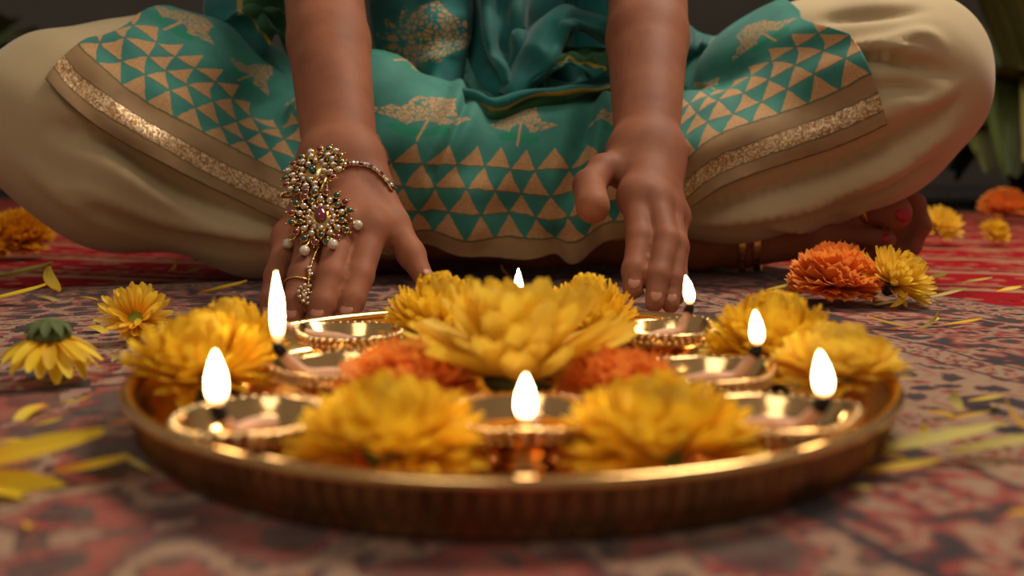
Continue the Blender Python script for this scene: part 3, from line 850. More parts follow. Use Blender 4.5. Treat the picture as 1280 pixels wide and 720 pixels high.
wst3 = np.stack([0.31*np.sin(tt*PI/2), 1.33-0.19*np.cos(tt*PI/2), 0.185+0.075*np.cos(tt*PI/2)], 1)
Hc, Mc, Wc = catmull(hem3, NU), catmull(mid3, NU), catmull(wst3, NU)
from numpy.polynomial import polynomial as _p
G = np.zeros((NU, NV, 3)); tm = 0.40
for j in range(NV):
    t = j/(NV-1)
    l0 = (t-tm)*(t-1)/(tm*1); l1 = t*(t-1)/(tm*(tm-1)); l2 = t*(t-tm)/((1-tm))
    lin = np.where(t < tm, 1, 0)
    qd = Hc*l0+Mc*l1+Wc*l2
    ln = Hc*(1-t/tm)+Mc*(t/tm) if t < tm else Mc*(1-(t-tm)/(1-tm))+Wc*((t-tm)/(1-tm))
    G[:, j] = 0.4*qd+0.6*ln
P = G.reshape(-1, 3)
iso = 0.006
for it in range(6):
    d = SUPPORT(P)-iso; g = grad(SUPPORT, P)
    # always out of the legs; pulled on to them only when near, so the lap hangs free
    step = np.where(d < 0, d, np.clip(d, 0, 0.01)*0.25)
    P = P-g*step[:, None]
G = P.reshape(NU, NV, 3)
for it in range(6):                                       # relax like cloth
    L = G.copy(); L[1:-1, 1:-1] = 0.5*G[1:-1, 1:-1]+0.125*(G[2:, 1:-1]+G[:-2, 1:-1]+G[1:-1, 2:]+G[1:-1, :-2]); G = L
P = G.reshape(-1, 3); d = SUPPORT(P)-0.005; g = grad(SUPPORT, P); P = P-g*np.minimum(d, 0)[:, None]; G = P.reshape(NU, NV, 3)
du = np.zeros((NU, NV)); du[1:] = np.linalg.norm(np.diff(G, axis=0), axis=2); U0 = np.cumsum(du, 0)
dv = np.zeros((NU, NV)); dv[:, 1:] = np.linalg.norm(np.diff(G, axis=1), axis=2); V0 = np.cumsum(dv, 1)
uu = np.linspace(0, 1, NU)[:, None]*np.ones((1, NV)); vv = np.linspace(0, 1, NV)[None]*np.ones((NU, 1))
lap = np.exp(-((uu-0.565)/0.195)**6)
Nn = grad(SUPPORT, G.reshape(-1, 3)).reshape(NU, NV, 3)
foldr = 0.010*np.exp(-((uu-0.655)/0.008)**2)-0.008*np.exp(-((uu-0.672)/0.007)**2)+0.007*np.exp(-((uu-0.47)/0.008)**2)-0.006*np.exp(-((uu-0.485)/0.007)**2)
wav = foldr*np.clip((vv-0.12)*4, 0, 1) + lap*np.clip(1.15-vv, 0, 1)*(0.006*np.sin(uu*62+vv*5)+0.004*np.sin(uu*101-vv*9+1)) + 0.0018*np.sin(uu*40+vv*26)*(1-lap)+0.0012*np.sin(uu*23-vv*31)
G = G+Nn*wav[:, :, None]
G[:, :, 2] = np.maximum(G[:, :, 2], 0.003)
# length along the cloth, evened out over each column; the front of the hem is turned under
Ulen = U0[:, :1]*np.ones((1, NV))*0.55+U0*0.45
Ulen = U0[:, 5:6]*np.ones((1, NV))
Vlen = V0+0.031*lap
fq = np.array(grid_faces(NU, NV))
kme = np_mesh('tunic_skirt', G.reshape(-1, 3), fq, np.stack([Ulen, Vlen], -1).reshape(-1, 2))
KUR = kurta_mat()
ko = part('tunic_skirt', kme, KUR)
so = ko.modifiers.new('cloth', 'SOLIDIFY'); so.thickness = 0.0016; so.offset = 1.0

# upper tunic over the torso with short sleeves
BOD = U(0.045, [Cone((-0.065, 1.27, 0.20), (0.065, 1.27, 0.20), 0.115, 0.115), Cone((-0.06, 1.27, 0.30), (0.06, 1.27, 0.30), 0.098, 0.098), Cone((-0.078, 1.205, 0.44), (0.078, 1.205, 0.44), 0.104, 0.104),
     Cone((-0.14, 1.165, 0.535), (0.14, 1.165, 0.535), 0.064, 0.064), U(0.02, [Cone(LS, lerp(LS, LE, 0.55), 0.060, 0.058), Cone(RS, lerp(RS, RE, 0.55), 0.060, 0.058)])])
V, Q = surface(BOD, (-0.32, 0.95, 0.10), (0.32, 1.50, 0.66), 0.006)
N = grad(BOD, V); V = V+N*(0.003*np.sin(V[:, 0]*55+V[:, 2]*20)+0.002*np.sin(V[:, 2]*70+V[:, 0]*15))[:, None]
uvb = np.stack([np.arctan2(V[:, 0], -(V[:, 1]-1.27))*0.14+0.5, V[:, 2]+0.04], 1)
bod = part('tunic_bodice', np_mesh('tunic_bodice', V, Q, uvb), KUR)

# ---- silk shawl (dupatta) heaped in the lap and over one arm
def silk_mat(EDGE_W=0.03):
    M = Mat('teal_silk'); u, v, _ = M.xyz(M.coord('UV')); co = M.coord('Object'); n = M.noise(co, 18, 3)
    c = M.ramp(n, [(0.3, srgb(10, 78, 76)), (0.7, srgb(22, 112, 106))])
    fine = M.noise(co, 900, 2)
    edge = ((v-0.36).abs() < EDGE_W)
    c = M.mix((v > 0.38)*(1.0 if EDGE_W else 0.0), c, srgb(30, 84, 46))
    c = M.mix(edge, c, M.ramp(fine, [(0.35, srgb(120, 108, 30)), (0.65, srgb(180, 158, 56))]))
    M.set(col=c, rough=0.66, spec=0.22, sheen=0.25); M.bump(fine, 0.15, 0.0006); return M.m
SILK = silk_mat(0.0); SILK_E = silk_mat(0.035); SILK_A = silk_mat(0.045)
MOT = Mat('silk_brocade'); _u, _v, _ = MOT.xyz(MOT.coord('UV')); _c = MOT.coord('Object')
_r = (((_u-0.5)*1.5)*((_u-0.5)*1.5)+(_v-0.45)*(_v-0.45)*0.9).sqrt()
_a = (_u-0.5).atan2(_v-0.2)
_w = MOT.xyz(MOT.voro(MOT.comb(_u*2.0, _v*1.3, 0), 15.0, 'DISTANCE_TO_EDGE', 0))[0]
_g = (_r < ((_a*9.0).cos()*0.05+0.34))*(_w > 0.11)
_t = MOT.ramp(MOT.noise(_c, 25, 3), [(0.3, srgb(14, 84, 84)), (0.7, srgb(28, 122, 116))])
MOT.set(col=MOT.mix(_g, _t, MOT.ramp(MOT.noise(_c, 900, 2), [(0.35, srgb(140, 110, 66)), (0.65, srgb(186, 150, 96))])), rough=0.7, spec=0.2, sheen=0.2); MOT = MOT.m
shawl_n = [0]
def sheet(curves, nu=60, nv=40, fold=0.0, nf=5, ph=0.0, mat=None, name='shawl_fold', parent=None):
    """cloth lofted through a row of 3D curves; u along each curve, v across them"""
    C = np.stack([catmull(c, nu) for c in curves], 0)                     # k, nu, 3
    S = np.stack([catmull(C[:, i], nv) for i in range(nu)], 0)            # nu, nv, 3
    _k = shawl_n[0]; shawl_n[0] += 1; _a = np.linspace(0, 1, nu)[:, None]; _b = np.linspace(0, 1, nv)[None]
    S[:, :, 2] += (0.0025*np.sin(17*_a+3*_b+_k*2.1)+0.0018*np.sin(31*_a-5*_b+_k))*np.sin(PI*_b*0.9+0.1)
    S[:, :, 1] += 0.003*np.sin(23*_a+4*_b+_k*1.3)*np.sin(PI*_b)
    du = np.gradient(S, axis=0); dv = np.gradient(S, axis=1); n = np.cross(du, dv); n /= np.maximum(np.linalg.norm(n, axis=2, keepdims=True), 1e-9)
    a = np.linspace(0, 1, nu)[:, None]; b = np.linspace(0, 1, nv)[None]
    S = S + n*(fold*np.sin(2*PI*nf*b+ph+1.5*np.sin(3*a+ph))*(0.35+0.65*np.sin(PI*a)))[:, :, None]
    uv = np.stack([a*np.ones_like(b), b*np.ones_like(a)], -1).reshape(-1, 2)
    o = part(name, np_mesh(name, S.reshape(-1, 3), np.array(grid_faces(nu, nv)), uv), mat or SILK, parent)
    m = o.modifiers.new('cloth', 'SOLIDIFY'); m.thickness = 0.0015; m.offset = 0
    return o
shawl = empty('shawl'); shawl.parent = person; shawl.matrix_local = _off
def T(rows): return [[A(*p) for p in r] for r in rows]
# brocade panel hanging on the picture's left of the lap
sheet(T([[(460, -60, 1.12), (466, 20, 1.11), (478, 85, 1.09), (490, 118, 1.07)], [(500, -60, 1.08), (506, 20, 1.06), (516, 80, 1.04), (524, 116, 1.02)],
         [(545, -60, 1.055), (548, 20, 1.035), (548, 70, 1.02), (545, 112, 1.00)], [(580, -60, 1.07), (582, 20, 1.05), (574, 70, 1.04), (566, 112, 1.02)], [(596, -60, 1.11), (590, 20, 1.10), (584, 70, 1.08), (578, 112, 1.06)]]), mat=MOT, fold=0.004, nf=2.5, parent=shawl)
# hanging swath that falls to the lap
sheet(T([[(572, -60, 1.10), (584, 20, 1.09), (592, 70, 1.07), (612, 112, 1.03), (640, 128, 1.02)], [(596, -60, 1.06), (604, 20, 1.045), (612, 66, 1.025), (626, 100, 1.00), (648, 120, 0.995)],
         [(626, -60, 1.055), (630, 20, 1.04), (632, 60, 1.02), (642, 90, 1.00), (660, 116, 0.995)], [(662, -60, 1.06), (662, 0, 1.05), (660, 40, 1.035), (662, 76, 1.02), (676, 112, 1.01)], [(705, -60, 1.10), (700, 0, 1.10), (690, 40, 1.09), (684, 72, 1.07), (688, 108, 1.05)]]), fold=0.008, nf=3, ph=0.6, nv=70, parent=shawl)
# broad fold sweeping up and over to the other arm
sheet(T([[(618, 112, 1.02), (640, 62, 1.03), (664, 28, 1.045), (700, 8, 1.05), (748, 16, 1.05), (800, 44, 1.06)], [(634, 118, 0.99), (660, 72, 0.995), (682, 38, 1.00), (708, 16, 1.01), (748, 26, 1.015), (800, 60, 1.03)],
         [(652, 118, 0.985), (684, 82, 0.985), (700, 52, 0.995), (716, 28, 1.005), (744, 38, 1.01), (800, 74, 1.03)], [(664, 116, 1.01), (696, 88, 1.02), (708, 62, 1.03), (720, 40, 1.04), (742, 50, 1.045), (800, 86, 1.06)]]), fold=0.0035, nf=2.2, nu=80, nv=50, parent=shawl)
# folds behind, up against the belly
sheet(T([[(455, -70, 1.15), (470, 40, 1.14), (480, 120, 1.12)], [(540, -70, 1.14), (545, 40, 1.13), (550, 130, 1.10)], [(640, -70, 1.13), (640, 40, 1.12), (640, 135, 1.09)], [(720, -70, 1.13), (725, 40, 1.13), (730, 130, 1.10)], [(800, -70, 1.15), (800, 40, 1.14), (800, 120, 1.12)]]), fold=0.012, nf=6, nv=90, parent=shawl)
# gathered border across the lap, gold edged, green underside
sheet(T([[(500, 96, 1.05), (540, 106, 1.01), (580, 112, 0.985), (610, 120, 0.975), (650, 112, 0.975), (700, 106, 0.985), (738, 98, 1.00), (800, 92, 1.03)], [(508, 104, 1.04), (545, 116, 0.995), (585, 124, 0.972), (615, 132, 0.965), (655, 124, 0.965), (705, 116, 0.975), (745, 108, 0.99), (800, 100, 1.02)],
         [(516, 112, 1.04), (550, 130, 0.995), (590, 141, 0.975), (620, 144, 0.97), (660, 136, 0.972), (710, 126, 0.985), (750, 116, 1.00), (800, 110, 1.03)], [(522, 116, 1.06), (558, 134, 1.04), (600, 144, 1.02), (625, 146, 1.02), (665, 140, 1.02), (712, 132, 1.03), (755, 122, 1.04), (800, 116, 1.05)]]), nu=110, nv=50, fold=0.005, nf=2, ph=1.0, mat=SILK_E, parent=shawl)
sheet(T([[(650, 114, 0.99), (690, 90, 0.985), (716, 82, 0.985), (742, 98, 0.985)], [(660, 108, 1.00), (694, 78, 0.995), (726, 72, 0.995), (765, 84, 1.00)], [(668, 98, 1.03), (700, 68, 1.03), (735, 62, 1.03), (790, 66, 1.04)]]), fold=0.003, nf=2, mat=SILK_E, parent=shawl)
sheet(T([[(735, 100, 0.995), (760, 90, 1.00), (805, 78, 1.02)], [(728, 84, 1.00), (756, 76, 1.00), (805, 62, 1.02)], [(715, 72, 1.03), (750, 62, 1.03), (805, 48, 1.05)]]), fold=0.002, nf=1.5, mat=SILK_E, parent=shawl)
# end of the shawl over the arm, seen outside the jewelled arm
sheet(T([[(262, -70, 1.10), (261, -10, 1.08), (263, 22, 1.07), (298, 46, 1.06), (330, 74, 1.05)], [(300, -70, 1.06), (298, -10, 1.04), (296, 14, 1.03), (316, 28, 1.03), (336, 56, 1.03)], [(340, -70, 1.04), (338, -10, 1.03), (334, 14, 1.03), (338, 28, 1.03), (348, 46, 1.04)], [(390, -70, 1.06), (385, 0, 1.06), (380, 30, 1.06), (372, 60, 1.06), (366, 80, 1.06)]]), fold=0.005, nf=2, mat=SILK_A, parent=shawl)
sheet(T([[(860, 30, 1.14), (880, 40, 1.13), (905, 46, 1.13)], [(860, 55, 1.10), (880, 60, 1.09), (900, 58, 1.10)], [(850, 78, 1.10), (875, 78, 1.10), (890, 72, 1.11)]]), fold=0.003, nf=1, parent=shawl)

# ---- head: hair, eyes (above the picture)
HAIR = simple('black_hair', srgb(26, 18, 16), 0.45, var=0.3, scale=200, bump=0.4, bscale=300)
HR = U(0.02, [Ell((0, 1.105, 0.795), (0.082, 0.088, 0.095)), Cone((0, 1.19, 0.76), (0, 1.24, 0.52), 0.035, 0.02)])
V, Q = surface(HR, (-0.12, 0.98, 0.45), (0.12, 1.30, 0.92), 0.006); part('hair', np_mesh('hair', V, Q), HAIR)
EYE = simple('eye_white', srgb(225, 220, 212), 0.2, var=0.03); IRIS = simple('dark_iris', srgb(40, 24, 16), 0.2); LIP = simple('lip', srgb(150, 66, 62), 0.5)
for s in (-1, 1):
    m = MB(); m.ball((s*0.030, 1.008, 0.782), 0.012, 12, 8); e_ = part('eye', mesh('eye', m.v, m.f), EYE)
    m = MB(); m.ball((s*0.030, 0.9985, 0.780), 0.0055, 10, 6, (1, 0.5, 1)); link('iris', mesh('iris', m.v, m.f), IRIS, e_)
m = MB(); m.ball((0, 0.9965, 0.708), 0.016, 12, 8, (1.2, 0.28, 0.42)); part('lips', mesh('lips', m.v, m.f), LIP)
# ---- nails
NAIL = simple('bare_nail', srgb(172, 108, 82), 0.5, var=0.05); REDN = simple('red_nail_polish', srgb(176, 14, 28), 0.18, var=0.06)
def nail(p, d, up, r, L, mat, lift=None):
    d = Vector(d).normalized(); up = Vector(up); up = (up-d*up.dot(d)).normalized(); x = d.cross(up)
    Rm = Matrix((x, d, up)).transposed()
    m = MB(); m.ball(Vector(p)+up*(r*0.86 if lift is None else lift), r, 12, 8, (0.62, L/r*0.8, 0.18), Rm); part('nail', mesh('nail', m.v, m.f), mat)
for fs, up0 in ((lf, (0, -0.75, 0.65)), (rf, (0, -0.8, 0.6))):
    for f in fs:
        c = f.ch[-1]; nail(lerp(c.a, c.b, 0.85), c.b-c.a, up0, c.rb*1.02, 0.0068, NAIL)
nail(lth.ch[-1].b, lth.ch[-1].b-lth.ch[-1].a, (0.5, -0.5, 0.7), 0.0080, 0.0065, NAIL)
nail(A(1119, 271, 0.985), (0.62, -0.15, -0.75), (0.30, -0.95, -0.05), 0.0150, 0.0120, REDN, 0.0172)
nail(A(1106, 300, 0.980), (0.9, -0.3, -0.1), (0.6, -0.8, 0.1), 0.0080, 0.0065, REDN, 0.0086)

# ================================================================== jewellery
GOLD_M = brass('jewel_gold', (0.86, 0.56, 0.20, 1), 0.16, 200, 0.7)
def gem(name, col, rough=0.06):
    M = Mat(name); n = M.noise(M.coord(), 300, 2)
    M.set(col=M.ramp(n, [(0.3, tuple(c*0.6 for c in col[:3])+(1,)), (0.7, col)]), rough=rough, spec=0.9, coat=0.6); return M.m
RUBY, EMER, CLEAR = gem('ruby_stone', srgb(120, 8, 30)), gem('emerald_stone', srgb(8, 70, 48)), gem('clear_stone', srgb(226, 222, 216))
CLEAR.node_tree.nodes['Principled BSDF'].inputs['Metallic'].default_value = 0.55
PEARL = gem('pearl', srgb(232, 214, 190), 0.22)
HANDS = U(0.01, [LHAND, ARMS])
orn = empty('hand_ornament', tuple(LW)); tag(orn, 'gold hand ornament with red, green and clear stones, pearls and a finger ring', 'jewellery')
_oo = Matrix.Translation(-Vector(LW))
def jpart(name, mb_, mat, parent=None):
    o = link(name, mesh(name, mb_.v, mb_.f), mat, orn if parent is None else parent)
    if parent is None: o.matrix_local = _oo
    return o
def frame_at(px, py):
    p = trace(HANDS, px, py); n = grad(HANDS, p[None])[0]
    n = Vector(n); p = Vector(p)
    up = Vector((0, 0, 1)); y = (up-n*up.dot(n)).normalized(); x = y.cross(n)
    return p, x, y, n
def stone(mb_, c, n, r, h=0.6):
    n = Vector(n); x = n.orthogonal().normalized(); R_m = Matrix((x, n.cross(x), n)).transposed()
    mb_.ball(c, r, 8, 6, (1, 1, h), R_m)
class Setting:
    def __init__(s): s.g, s.c, s.r, s.e = MB(), MB(), MB(), MB()
    def put(s, kind, p, n, r):
        stone(s.g, p-n*r*0.15, n, r*1.32, 0.5); stone({'c': s.c, 'r': s.r, 'e': s.e}[kind], p+n*r*0.25, n, r, 0.75)
    def build(s, name, parent=None):
        o = jpart(name, s.g, GOLD_M, parent)
        for nm, m_, mt in (('clear_stones', s.c, CLEAR), ('red_stones', s.r, RUBY), ('green_stones', s.e, EMER)):
            if m_.v: tag(link(nm, mesh(nm, m_.v, m_.f), mt, o), kind='stuff')
        return o
def medallion(px, py, r, lift=0.004, stretch=1.0, rot=0.0, name='medallion', core='r', coreR=0.0045, rings=((0.42, 12, 'c', 0.0019), (0.69, 14, 'cec', 0.0023), (0.96, 16, 'er', 0.0026)), drop=True):
    p, x, y, n = frame_at(px, py)
    for dx, dy in ((22, 0), (-22, 0), (0, 18), (0, -18)): n = n+frame_at(px+dx, py+dy)[3]*0.5
    n.normalize(); x = (x-n*x.dot(n)).normalized(); y = n.cross(x); p = p+n*lift
    S = Setting()
    cr, sr = math.cos(rot), math.sin(rot); x, y = x*cr+y*sr, y*cr-x*sr
    # backing plate with points
    nb = 16; vs = [p+n*0.0005]; 
    for k in range(nb*2):
        a = PI*k/nb; q = r*(1.08 if k % 2 else 0.86)
        vs.append(p+(x*math.cos(a)*stretch+y*math.sin(a))*q - n*0.0006)
    vs.append(p-n*0.0016)
    fs = [(0, 1+k, 1+(k+1) % (2*nb)) for k in range(2*nb)]+[(2*nb+1, 1+(k+1) % (2*nb), 1+k) for k in range(2*nb)]
    S.g.add(vs, fs)
    for fr, cnt, kinds, sr_ in rings:
        for k in range(cnt):
            a = 2*PI*(k+0.5*(fr > 0.6))/cnt
            S.put(kinds[k % len(kinds)], p+(x*math.cos(a)*stretch+y*math.sin(a))*r*fr+n*0.0008, n, sr_)
            if fr > 0.9:
                S.g.ball(p+(x*math.cos(a)*stretch+y*math.sin(a))*r*1.14, 0.0009, 6, 4)
    if r > 0.012:
        for fr, cnt in ((0.56, 18), (0.83, 24)):
            for k in range(cnt):
                a = 2*PI*k/cnt; S.g.ball(p+(x*math.cos(a)*stretch+y*math.sin(a))*r*fr+n*0.0010, 0.0012, 6, 4)
    o = S.build(name)
    m = MB(); R_m = Matrix((x, y, n)).transposed()
    vs, nu_, nv_ = [], 14, 7
    for i in range(nu_):
        for j in range(nv_+1):
            a, b = 2*PI*i/nu_, -PI/2+PI*j/nv_
            pt = 1+(0.55*max(0, math.sin(a))**3 if drop else 0)
            vs.append(p+n*0.0022+R_m @ Vector((coreR*math.cos(a)*math.cos(b)*0.85, coreR*pt*math.sin(a)*math.cos(b), coreR*0.6*math.sin(b))))
    m.add(vs, grid_faces(nu_, nv_+1, True))
    link('centre_stone', mesh('centre_stone', m.v, m.f), RUBY if core == 'r' else EMER, o)
    return p, x, y, n
# bracelet round the wrist
br_px = [(353, 246), (362, 240), (374, 234), (388, 226), (404, 219), (420, 212), (436, 206), (450, 206), (463, 210), (475, 219), (485, 231), (488, 236)]
B3 = [Vector(trace(HANDS, *p)) + Vector(grad(HANDS, trace(HANDS, *p)[None])[0])*0.002 for p in catmull(br_px, 34)]
S = Setting()
for k, p in enumerate(B3):
    n = Vector(grad(HANDS, np.array(p)[None])[0])
    S.put('c' if k % 3 else 'r', p, n, 0.0021 if k % 2 else 0.0017)
    if k: S.g.tube([B3[k-1], p], 0.0009, 6)
# the strap closes behind the wrist
c0 = (B3[0]+B3[-1])*0.5+Vector((0, 0.028, -0.004)); S.g.tube([Vector(q) for q in catmull([B3[0], B3[0]+Vector((0.002, 0.022, -0.002)), c0+Vector((0, 0.008, 0)), B3[-1]+Vector((-0.002, 0.022, -0.002)), B3[-1]], 24)], 0.0011, 6)
S.build('bracelet')
medallion(397, 219, 0.0200, 0.007, 1.30, 0.45, 'bracelet_medallion', 'e', 0.0042, drop=False, rings=((0.42, 10, 'c', 0.0021), (0.70, 14, 'ccr', 0.0024), (0.96, 18, 'rce', 0.0025)))
pp, px_, py_, pn = medallion(402, 279, 0.0235, 0.009, 1.0, 0.0, 'pendant', 'r', 0.0062)
m = MB(); m.tube([B3[14], B3[14].lerp(pp+py_*0.024, 0.5)+pn*0.002, pp+py_*0.023], 0.0011, 6)
jpart('link_chain', m, GOLD_M)
for (qx, qy) in ((447, 283), (417, 310), (381, 318), (358, 309)):
    q = Vector(trace(HANDS, qx, qy)); n = Vector(grad(HANDS, np.array(q)[None])[0])
    m = MB(); m.ball(q+n*0.0042, 0.0040, 14, 10); pe = jpart('pearl', m, PEARL)
    m = MB(); e = pp+(q+n*0.004-pp).normalized()*0.022; m.tube([e, q+n*0.0042], 0.0007, 5); m.ball(q+n*0.0042+(e-q).normalized()*0.0036, 0.0016, 6, 4)
    link('gold_pin', mesh('gold_pin', m.v, m.f), GOLD_M, pe)
# finger chain and ring
ch = [Vector(trace(HANDS, *p)) for p in catmull([(397, 308), (391, 322), (386, 338), (384, 352), (382, 366)], 16)]
S = Setting()
for k, p in enumerate(ch):
    n = Vector(grad(HANDS, np.array(p)[None])[0]); q = p+n*0.0022
    if k in (7, 8, 9): S.put('c', q+Vector(((k-8)*0.0016, 0, 0)), n, 0.0014)
    S.g.ball(q, 0.0014 if k % 2 else 0.0010, 6, 4)
    if k: S.g.tube([ch[k-1]+n*0.0022, q], 0.0007, 5)
S.build('finger_chain')
medallion(382, 370, 0.0085, 0.003, 1.0, 0.0, 'ring_flower', 'r', 0.0016, drop=False, rings=((0.40, 6, 'c', 0.0012), (0.85, 11, 'c', 0.0013)))
rc = lf[2].ch[1]; t_ = 0.35; c = Vector(lerp(rc.a, rc.b, t_)); dd = Vector(rc.b-rc.a).normalized(); x = dd.orthogonal().normalized(); y = dd.cross(x); rr0 = rc.ra*1.06
m = MB(); m.tube([c+(x*math.cos(a)+y*math.sin(a))*rr0 for a in [2*PI*k/28 for k in range(29)]], 0.0009, 6, False); jpart('finger_ring', m, GOLD_M)

def band(name, label, c, d, r, w, grp, tk=0.0014):
    d = Vector(d).normalized(); x = d.orthogonal().normalized(); y = d.cross(x)
    prof = [(-w/2, 0), (-w/2, tk), (-w*0.3, tk*1.5), (w*0.3, tk*1.5), (w/2, tk), (w/2, 0)]
    vs = []; n = 48
    for i in range(n):
        a = 2*PI*i/n
        for s_, q in prof: vs.append((x*math.cos(a)+y*math.sin(a))*(r+q)+d*s_)
    k = len(prof); fs = grid_faces(n, k, True)+[(i*k, ((i+1) % n)*k, ((i+1) % n)*k+k-1, i*k+k-1)[::-1] for i in range(n)]
    o = link(name, mesh(name, vs, fs), GOLD_M); o.location = c; tag(o, label, 'jewellery', grp); return o
ax_ = LANK-A(870, 298, 1.03)
band('anklet', 'gold anklet band higher on the ankle than its twin', tuple(A(931, 300, 1.015)), ax_, 0.0335, 0.008, 'gold anklets')
band('anklet', 'gold anklet band nearest the toes of the bare foot', tuple(A(949, 299, 1.0135)), ax_, 0.0335, 0.008, 'gold anklets')
band('toe_ring', 'gold ring round the big toe with red polish', tuple(A(1084, 260, 0.9985)), A(1096, 258, 0.992)-A(1070, 262, 1.005), 0.0178, 0.006, None)

# ================================================================== flowers and petals on the rugs
def onrug(px, py, R, zlift=0.0):
    g = ground(px, py); return g
g = ground(1046, 383); flower('marigold', 'bright orange marigold lying on the patterned rug beside a yellow flower', (g.x, g.y+0.012, 0.017), 0.0385, 120, RUF, 90, -22, (0.95, 1.0), 0.95, (0, 0), seed=41)
g = ground(1128, 384); flower('chrysanthemum', 'yellow flower tipped on its side against the bright orange marigold', (g.x-0.004, g.y+0.014, 0.018), 0.0370, 110, LONG, 85, -5, (0.85, 1.0), 0.9, (R_(30), R_(22)), seed=42, width=0.8)
g = ground(168, 428); flower('chrysanthemum', 'small yellow daisy-like flower with a green centre on the patterned rug', (g.x, g.y+0.004, 0.014), 0.0270, 60, LONG, 46, 10, (0.9, 1.0), 1.0, (R_(46), R_(18)), seed=43, width=0.7, disc=True, base=0.24)
# upside-down flower: petals hang to the rug, green calyx on top
g = ground(45, 488)
t = empty('chrysanthemum', (g.x, g.y+0.018, 0.0)); tag(t, 'wilted yellow flower lying face down with its green calyx on top', 'flower')
rn = random.Random(5)
DROOP = [petal_me(1.0, 0.24, 0.25, c, 4, 8, 'strap', 0, seed=k+30) for k, c in enumerate((-0.5, -0.8, -0.65))]
for m_ in DROOP: m_.materials.append(PET_Y)
for k in range(34):
    az = k*2.399963; el = R_(rn.uniform(-30, -4)); d = Vector((math.cos(az)*math.cos(el), math.sin(az)*math.cos(el), math.sin(el))); L = rn.uniform(0.026, 0.034)
    link('petal', DROOP[k % 3], None, t, Matrix.LocRotScale(Vector((0, 0, 0.026)), aim(d, AX).to_quaternion(), Vector((0.030, L, 0.026))))
c_ = link('calyx', CAL_ME.copy(), None, t, Matrix.LocRotScale(Vector((0, 0, 0.026)), Matrix.Rotation(PI, 3, 'X').to_quaternion(), Vector((0.038, 0.038, 0.030))))
SEP = petal_me(1.0, 0.5, 0.2, -0.9, 2, 4, 'leaf'); SEP.materials.append(GREEN)
for k in range(10):
    a = 2*PI*k/10; d = Vector((math.cos(a), math.sin(a), -0.2)); link('sepal', SEP, None, t, Matrix.LocRotScale(Vector((math.cos(a)*0.004, math.sin(a)*0.004, 0.0345)), aim(d, AX).to_quaternion(), Vector((0.012, 0.011, 0.012))))
# on the red rug, further back
ZR = -0.006
def gr(px, py): return ground(px, py, ZR)
g = gr(1172, 308); flower('chrysanthemum', 'yellow long-petalled flower on the red rug behind the bare foot', (g.x, g.y, 0.022), 0.040, 70, LONG, 80, -10, (0.85, 1.0), 1.0, (R_(40), R_(25)), seed=44, width=0.9)
g = gr(1254, 279); flower('marigold', 'orange marigold on the red rug by the potted plant', (g.x, g.y, 0.022), 0.052, 110, RUF, 90, -15, (0.95, 1.0), 0.95, (0, 0), seed=45)
g = gr(1240, 308); flower('chrysanthemum', 'small yellow bud tipped over on the red rug, orange marigold behind', (g.x, g.y, 0.013), 0.026, 120, POM, 92, -5, (0.93, 1.0), 1.0, (R_(50), R_(20)), seed=46, base=0.38)
g = gr(16, 326); flower('marigold', 'amber marigold lying on the red rug beside the trouser knee', (g.x, g.y+0.02, 0.020), 0.043, 120, RUFA, 90, -15, (0.95, 1.0), 0.95, (R_(25), 0), seed=47)
g = gr(52, 303); flower('marigold', 'slim half open amber bud on the red rug next to an amber marigold', (g.x-0.015, g.y, 0.030), 0.040, 60, RUFA, 90, 45, (0.95, 1.0), 1.0, (R_(15), R_(115)), seed=48)
g = ground(10, 243, -0.012); flower('marigold', 'yellow flower lying far off on the bare dark floor', (g.x, g.y, 0.02), 0.055, 90, RUFA, 90, -15, (0.95, 1.0), 0.9, (0, 0), seed=49)

# loose petals
LP = {}
def lp(kind):
    if kind not in LP:
        rn_ = random.Random(hash_(kind))
        cu = {'flat': 0.25, 'curl': 1.4, 'bow': -0.7}[kind[0]]
        me = petal_me(1.0, kind[1], 0.22, cu, 4, 8, 'leaf' if kind[2] else 'strap', 0.25, 0.01, seed=rn_.randrange(99)); me.materials.append(kind[3]); LP[kind] = me
    return LP[kind]
def hash_(k): return int(k[1]*1000)+len(k[0])*7
PET_P = petal_mat('pale_petal', srgb(196, 172, 60), srgb(222, 206, 116))
PET_G = petal_mat('green_petal', srgb(140, 150, 60), srgb(196, 186, 84))
LBL = 'loose yellow petal lying on the patterned rug'
def petal(px, py, Lpx, ang, kind='flat', w=0.24, mat=PET_Y, label=LBL, grp='loose petals on the rug', z=0.0, leaf=True, tip=0.12, roll=0.0):
    g = ground(px, py, z); L = Lpx/FPX*g.y
    a = R_(ang); d = Vector((math.cos(a), math.sin(a), tip))
    m = Matrix.LocRotScale(Vector((g.x-math.cos(a)*L/2, g.y-math.sin(a)*L/2, z+0.0022)), aim(d, AX, roll).to_quaternion(), Vector((L, L, L)))
    o = link('petal', lp((kind, w, leaf, mat))); o.matrix_world = m
    tag(o, label, 'petal', grp); return o
